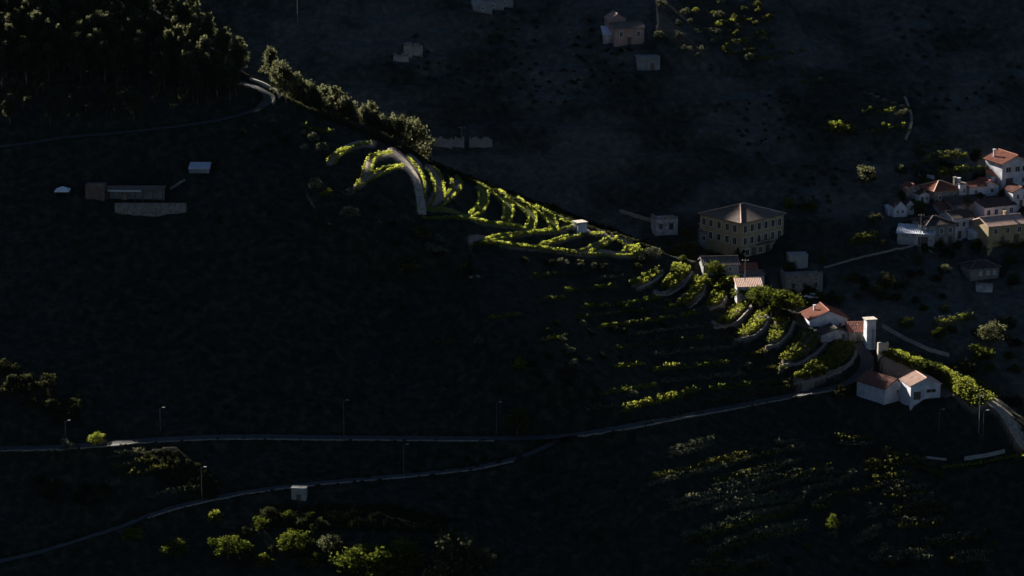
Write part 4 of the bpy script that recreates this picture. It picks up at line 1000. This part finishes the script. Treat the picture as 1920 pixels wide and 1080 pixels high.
# tower of pale block courses with ladder and cap slab
p = hit(1631, 657)[0]; tw = empty('tower', (p[0], p[1]+1.6, p[2]), R(14)); tag(tw, 'tall square tower of white block courses beside the lane', 'tower')
for k in range(11): MB().box(-1.25+.02*(k % 2), 1.25-.02*(k % 2), -1.2, 1.2, -2 if k == 0 else .72*k+.03, .72*k+.70).build('block_course', 'white', tw)
MB().box(-1.20, 1.20, -1.15, 1.15, -1.9, 7.9).build('core', 'grey', tw)
MB().box(-1.55, 1.55, -1.5, 1.5, 7.95, 8.2).build('cap_slab', 'palestone', tw)
ld = MB()
for sx in (.25, .75): ld.box(sx-.04, sx+.04, -1.42, -1.34, .2, 5.6)
for k in range(18): ld.box(.25, .75, -1.40, -1.36, .4+.3*k, .45+.3*k)
ld.build('ladder', 'wood', tw)
house('stone_stump', 'sunlit broken stone wall stump right of the tower', 1656, 666, 2.8, 1.2, 2.6, 10, 'palestone', 'palestone', 'ruin', cat='ruin', base=2)
# hut on the spur
hut = house('field_hut', 'small white field hut with flat roof on the lit spur', 1092, 436, 2.7, 2.7, 2.5, 28, 'white', 'palestone', 'flat', 0, .2, doors=[(0,.9,1.9,'l')], cat='hut', base=1.5)
# village on the right
house('twin_gable_house', 'white gable house with two small dark windows, left of the twin', 1688, 407, 3.6, 5, 2.7, 14, 'white', 'tile_dark', 'gable_y', .9, .1, wins=grid('f', [-.8,.6], [1.1], .55, .7))
house('twin_gable_house', 'white gable house with one small dark window, right of the twin', 1706, 403, 2.4, 5, 2.9, 14, 'white', 'tile_dark', 'gable_y', .9, .1, wins=[('f', .2, 1.2, .55, .7)])
house('lean_to', 'low white lean-to left of the twin gables', 1674, 404, 2.6, 3, 1.6, 14, 'white', 'sheet', 'mono', .2, .1, cat='shed')
house('red_hip_house', 'stone house with orange-lit hipped red roof in the village', 1776, 380, 8.4, 7.5, 3.4, 26, 'granite', 'tile_red', 'hip', .42, .4, wins=grid('f', [-2.4,0,2.4], [1.0], .8, 1.1), chimney=(3.4,-2,1.8,.7))
house('white_stair_house', 'narrow white house with tall chimney right of the red hipped roof', 1805, 378, 2.0, 3, 4.6, 20, 'white', 'tile_dark', 'flat', 0, .1, wins=[('f', .3, 2.4, .6, 1.0)], chimney=(-.5,0,1.4,.6))
house('white_cottage', 'white cottage with one small window near the red hipped roof', 1833, 372, 5.0, 4.5, 3.2, 22, 'white', 'tile_red', 'gable_x', .3, .3, wins=[('f', -.6, 1.4, .7, .8)])
house('grey_gabled_house', 'gabled white house with red roof patch behind the row', 1856, 368, 5.4, 5, 2.8, 24, 'white', 'tile_red', 'gable_y', .5, .3, wins=[('f', .6, 1.1, .8, .9)])
house('small_white_cottage', 'tiny white cottage left of the red hipped roof', 1733, 382, 3.2, 3, 2.6, 24, 'white', 'tile_dark', 'gable_y', .4, .2, wins=[('f', .6, 1.1, .6, .7)], doors=[(-.7,.8,1.8)])
house('grey_row_house', 'grey end house of the village row with arched openings', 1763, 460, 8.6, 8, 5.6, 20, 'grey', 'tile_dark', 'hip', .34, .35, wins=grid('f', [-2.6,.2,2.8], [3.2], .9, 1.3), doors=[(-2.6,1.2,2.2),(.2,1.2,2.2),(2.8,1.2,2.2)])
house('white_row_house', 'white house in the middle of the village row', 1806, 447, 6.4, 7, 5.6, 24, 'white', 'tile_dark', 'gable_x', .34, .35, wins=grid('f', [-2,0,2], [3.3], .8, 1.2), doors=[(-1.2,1.1,2.1),(1.6,1.1,2.1)])
house('white_end_house', 'long white house at the far end of the village row', 1874, 418, 10.0, 7, 4.6, 26, 'white', 'tile_dark', 'gable_x', .34, .35, wins=grid('f', [-3.6,-1.2,1.2,3.6], [2.4], .9, 1.4), doors=[(-2.4,1.0,2.0)])
house('brown_row_house', 'dark tiled house behind the middle of the village row', 1812, 402, 8.6, 6, 3.0, 24, 'granite', 'tile_dark', 'gable_x', .4, .4, wins=grid('f', [-2,2], [1], .8, 1))
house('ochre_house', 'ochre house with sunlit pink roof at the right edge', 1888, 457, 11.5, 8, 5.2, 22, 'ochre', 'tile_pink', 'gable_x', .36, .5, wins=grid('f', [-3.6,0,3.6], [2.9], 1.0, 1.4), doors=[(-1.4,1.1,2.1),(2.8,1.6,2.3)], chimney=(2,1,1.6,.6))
house('sheet_roof_shed', 'open shed with pale blue-white sheet roof below the village', 1716, 460, 9.6, 6, 3.2, -14, 'white_old', 'sheet', 'mono', .16, .4, doors=[(2.0,2.6,2.4)], cat='shed')
house('balcony_house', 'white two-storey house with red roof and balcony at the upper right edge', 1904, 349, 8.6, 8, 6.4, 24, 'white', 'tile_red', 'gable_y', .42, .6, wins=grid('f', [-2.4,.4,2.6], [3.9], 1.4, 1.3)+[('f', 2.4, .9, 1.0, 1.2)], doors=[(-2,2.2,2.3)], chimney=(-3,2,1.6,.5))
house('dark_cottage', 'dark cottage with small pale windows below the village', 1846, 524, 8.4, 6, 3.2, 18, 'granite', 'tile_dark', 'hip', .4, .4, wins=grid('f', [-1.2,1.0,2.8], [1.2], .6, .9, 'frame', 'white_old'))
house('ruined_wall', 'broken pale wall below the dark cottage', 1846, 548, 4.4, 1.2, 2.0, 10, 'white_old', 'granite', 'ruin', cat='ruin')
house('upper_white_house', 'white house with dark roof between the cottage and the balcony house', 1876, 352, 5.6, 5, 3.4, 22, 'white', 'tile_red', 'gable_x', .36, .3, wins=grid('f', [-1.4,1.2], [1.4], .7, 1.0))
house('narrow_white_house', 'narrow white house at the right edge below the balcony house', 1914, 388, 5.0, 5, 4.2, 20, 'white', 'tile_rust', 'gable_y', .42, .3, wins=grid('f', [-1.0,1.0], [2.2], .7, 1.1), doors=[(0,.9,1.9)])
house('rusty_roof_house', 'house with rusty roof between hipped house and village row', 1782, 412, 6.4, 5, 3.2, 24, 'white_old', 'tile_rust', 'gable_x', .4, .35, wins=grid('f', [-1.6,1.4], [1.2], .7, 1.0))
house('low_white_shed', 'low white shed in front of the village row', 1838, 452, 4.2, 3, 2.2, 24, 'white', 'sheet', 'mono', .2, .25, doors=[(.4,1.0,1.8)], cat='shed')
house('stone_store', 'grey stone store left of the tiny white cottage', 1712, 372, 4.0, 4, 2.8, 18, 'granite', 'tile_rust', 'gable_y', .45, .3, wins=[('f', 0, 1.2, .6, .8)])
# far hillside
house('pink_house', 'pink-walled house alone on the far hillside', 1180, 84, 8.0, 6, 4.4, 12, 'pink', 'tile_brown', 'gable_x', .3, .3, wins=grid('f', [-2.2,2.4], [2.2], .8, 1.2), doors=[(0,1,2)])
house('pink_gable', 'small pink gabled house above the blue-grey roof on the far hillside', 1157, 68, 4.4, 5, 4.4, 12, 'pink', 'pink', 'gable_y', .6, .2, wins=[('f', 0, 2.2, .7, .9)])
house('blue_roof_shed', 'shed with blue-grey roof beside the far pink house', 1150, 80, 5.2, 4, 2.2, 6, 'white_old', 'sheet', 'mono', .35, .2, cat='shed', doors=[(1,1,1.8)])
house('far_block', 'dark windowless block below the far pink house', 1216, 132, 6, 4, 3.2, 6, 'grey', 'grey', 'flat', 0, .1, cat='shed', doors=[(1,1,1.9)])
for k, (u, v, w, h) in enumerate([(752,116,4,1.4),(765,108,2,3.0),(777,104,4.4,2.2)]):
    house('far_ruin', ('leftmost low','middle taller','rightmost broad')[k]+' whitish ruin of three on the hazy far slope', u, v, w, 1.6, h, 10, 'concrete', 'granite', 'ruin', cat='ruin', group='whitish ruins on the far slope')
for k, (u, v, w, h) in enumerate([(905,24,5,2.0),(925,18,5.5,3.0),(946,14,4.5,2.4)]):
    house('far_cottage', ('left','middle','right')[k]+' cottage of the three on the top edge, far hillside', u, v, w, 4, h, 8, 'grey', 'concrete', 'gable_x', .4, .2, wins=[('f', 0, .7, .6, .8)], group='cottages at the top edge')
for k, (u, w) in enumerate([(832,4.5),(858,3.5),(896,4.5),(914,2.6)]):
    house('wall_fragment', f'{ordinal(k)} grey wall fragment from the left behind the lit spur', u, 276, w, 1.0, 1.8, 4, 'grey', 'granite', 'ruin', cat='ruin', group='wall fragments behind the spur')
# left slope
p = hit(255, 377)[0]
sh = empty('open_shed', (p[0], p[1]+2, p[2]), R(-4)); tag(sh, 'long open-fronted shed with pale roof edge on the dark left slope', 'shed')
corr_m = MB(); corr(corr_m, (-7.6,-2.6,3.1), (7.6,-2.6,3.3), (7.6,.4,3.7), (-7.6,.4,3.5)); corr_m.build('roof', 'tile_brown', sh)
MB().box(-7.2, 7.2, .0, .3, -2, 3.2).build('back_wall', 'grey', sh)
for x in (-7.2,-3.4,0,2.0,4.7,7.2): MB().box(x-.12, x+.12, -2.3, -2.06, -2, 3.05).build('post', 'wood', sh)
MB().box(-7.0, 1.6, -2.5, -2.42, 2.55, 2.95).build('fascia', 'sheet', sh)
MB().box(-3.9, -2.5, -1.0, 0, 0, 1.4).build('crate', 'ochre', sh)
p = hit(262, 404)[0]
MB().box(-7.4, 11, -.3, .3, -2, 3.2).build('retaining_wall', 'granite', None, (p[0]+1, p[1]+.3, p[2])); tag(bpy.data.objects['retaining_wall'], 'dim concrete retaining wall below the long open shed', 'wall')
house('brown_shed', 'plain brown block shed left of the long open shed', 178, 374, 5.0, 4, 3.4, -2, 'brown', 'brown', 'flat', 0, .06, cat='shed', doors=[(1.2,1,2)])
house('pale_roof_shed', 'low shed with pale flat roof on the dark left slope', 373, 325, 5.2, 5, 1.2, 0, 'grey', 'sheet', 'mono', .12, .2, cat='shed')
p = hit(116, 369)[0]; tn = empty('canopy_tent', (p[0], p[1]+1.5, p[2])); tag(tn, 'small white pointed canopy tent at the left', 'tent')
mt = MB(); mt.v = [(-1.9,-1.9,1.5),(1.9,-1.9,1.5),(1.9,1.9,1.5),(-1.9,1.9,1.5),(0,0,2.5),(-1.9,-1.9,1.3),(1.9,-1.9,1.3),(1.9,1.9,1.3),(-1.9,1.9,1.3)]
mt.f = [(0,1,4),(1,2,4),(2,3,4),(3,0,4),(0,5,6,1),(1,6,7,2),(2,7,8,3),(3,8,5,0)]; mt.build('canopy', 'canvas', tn)
for x in (-1.8, 1.8):
    for y in (-1.8, 1.8): MB().tube([(x,y,-.5),(x,y,1.4)], .05, 5).build('pole', 'metal', tn)
p = hit(560, 938)[0]; house('culvert', 'small grey block culvert under the lower road branch', 560, 938, 4.0, 2, 3.2, -8, 'concrete', 'concrete', 'flat', 0, .1, cat='culvert', doors=[(0,1.2,1.6)])
p = hit(330, 352)[0]; parapet('sloping_ramp', ground_line([(320,354),(334,346),(346,340)]), 0, .5, .6, 'stone', 'short pale ramp right of the long open shed', cat='ramp')

# ------------------------------------------------------------------ lamp posts and utility poles
def lamp(u, v, h, label, arm=.9, head=True):
    p = hit(u, v)[0]; o = empty('lamp_post' if head else 'utility_pole', p); tag(o, label, 'lamp post' if head else 'pole', 'lamp posts' if head else 'utility poles')
    MB().tube([(0,0,-.6),(0,0,h*.6),(0,0,h)], [.08,.07,.05], 8).build('pole', 'metal' if head else 'concrete', o)
    if head:
        MB().tube([(0,0,h-.1),(arm*.5,-.1,h+.25),(arm,-.2,h+.3)], .05, 6).build('arm', 'metal', o)
        MB().box(arm-.3, arm+.35, -.36, -.06, h+.22, h+.4).build('lamp_head', 'concrete', o)
    else:
        MB().box(-.9, .9, -.06, .06, h-.6, h-.45).build('crossarm', 'wood', o)
        for x in (-.8, 0, .8): MB().tube([(x,0,h-.45),(x,0,h-.2)], .07, 6).build('insulator', 'white', o)
lamp(301,808,5.5,'thin lamp post on the long level road, left part')
lamp(931,812,7.5,'lamp post beside the round tree on the level road')
lamp(645,820,9,'faint lamp post in the middle of the level road')
lamp(757,892,7.5,'lamp post on the lower road branch')
lamp(379,940,8,'dim lamp post above the lower road at the left')
lamp(1760,812,6,'left of two lamp posts below the vine slope'); lamp(1843,818,6.5,'right of two lamp posts below the vine slope')
lamp(124,836,6,'lamp post on the road near the left edge')
lamp(1061,106,7.5,'lamp post left of the far pink house')
lamp(558,40,9,'tall thin pole on the hazy far slope',head=False); lamp(866,276,6.5,'utility pole behind the top of the lit spur',head=False)
lamp(1601,648,6,'utility pole in front of the small red-roofed shed',head=False); lamp(1396,560,11,'thin leaning aerial pole by the pink roof',head=False)
lamp(1725,470,11,'dark utility pole by the pale sheet roof',head=False); lamp(1835,812,10,'tall dim pole at the end of the vine slope',head=False)

# ------------------------------------------------------------------ parked cars
def car(u, v, rot, label):
    p = hit(u, v)[0]; o = empty('parked_car', (p[0], p[1], p[2]+.05), R(rot)); tag(o, label, 'car', 'parked cars')
    m = MB(); prof = [(-2.05,.35),(-2.05,.78),(-1.9,.9),(-1.0,.95),(1.55,.98),(2.0,.9),(2.05,.35)]
    n = len(prof); m.v = [(x,-.82,z) for x, z in prof]+[(x,.82,z) for x, z in prof]
    m.f = [tuple(range(n)), tuple(range(2*n-1, n-1, -1))]+[(i, n+i, n+(i+1) % n, (i+1) % n) for i in range(n)]; m.build('body', 'car', o)
    c = MB(); c.v = [(-1.1,-.78,.95),(1.5,-.78,.97),(1.5,.78,.97),(-1.1,.78,.95),(-.45,-.62,1.45),(1.15,-.62,1.45),(1.15,.62,1.45),(-.45,.62,1.45)]
    c.f = [(0,1,5,4),(1,2,6,5),(2,3,7,6),(3,0,4,7)]; c.build('windows', 'pane', o)
    MB().box(-.46, 1.16, -.63, .63, 1.44, 1.5).build('cabin_roof', 'car', o)
    for x in (-1.3, 1.3):
        for y in (-.8, .8): MB().tube([(x,y-.1,.33),(x,y+.1,.33)], .33, 12).build('wheel', 'rubber', o)
car(1414,561,5,'white parked car below the pink roof'); car(1522,560,-20,'white parked car above the bluish white house')

# ------------------------------------------------------------------ the air of the valley
def haze():
    m, n, o = mat('valley_haze'); v = n.nodes.new('ShaderNodeVolumePrincipled')
    v.inputs['Color'].default_value = (.35, .55, 1.0, 1); v.inputs['Density'].default_value = 1.0e-6; v.inputs['Anisotropy'].default_value = .4
    n.links.new(v.outputs[0], o.inputs['Volume'])
    zt = max(float(H.max()), HC)+40
    h = MB().box(-3050, 3050, -450, 6050, float(H.min())-1.5, zt).build('haze', m); tag(h, 'thin blue haze filling the valley air', 'haze', kind='stuff')
haze()
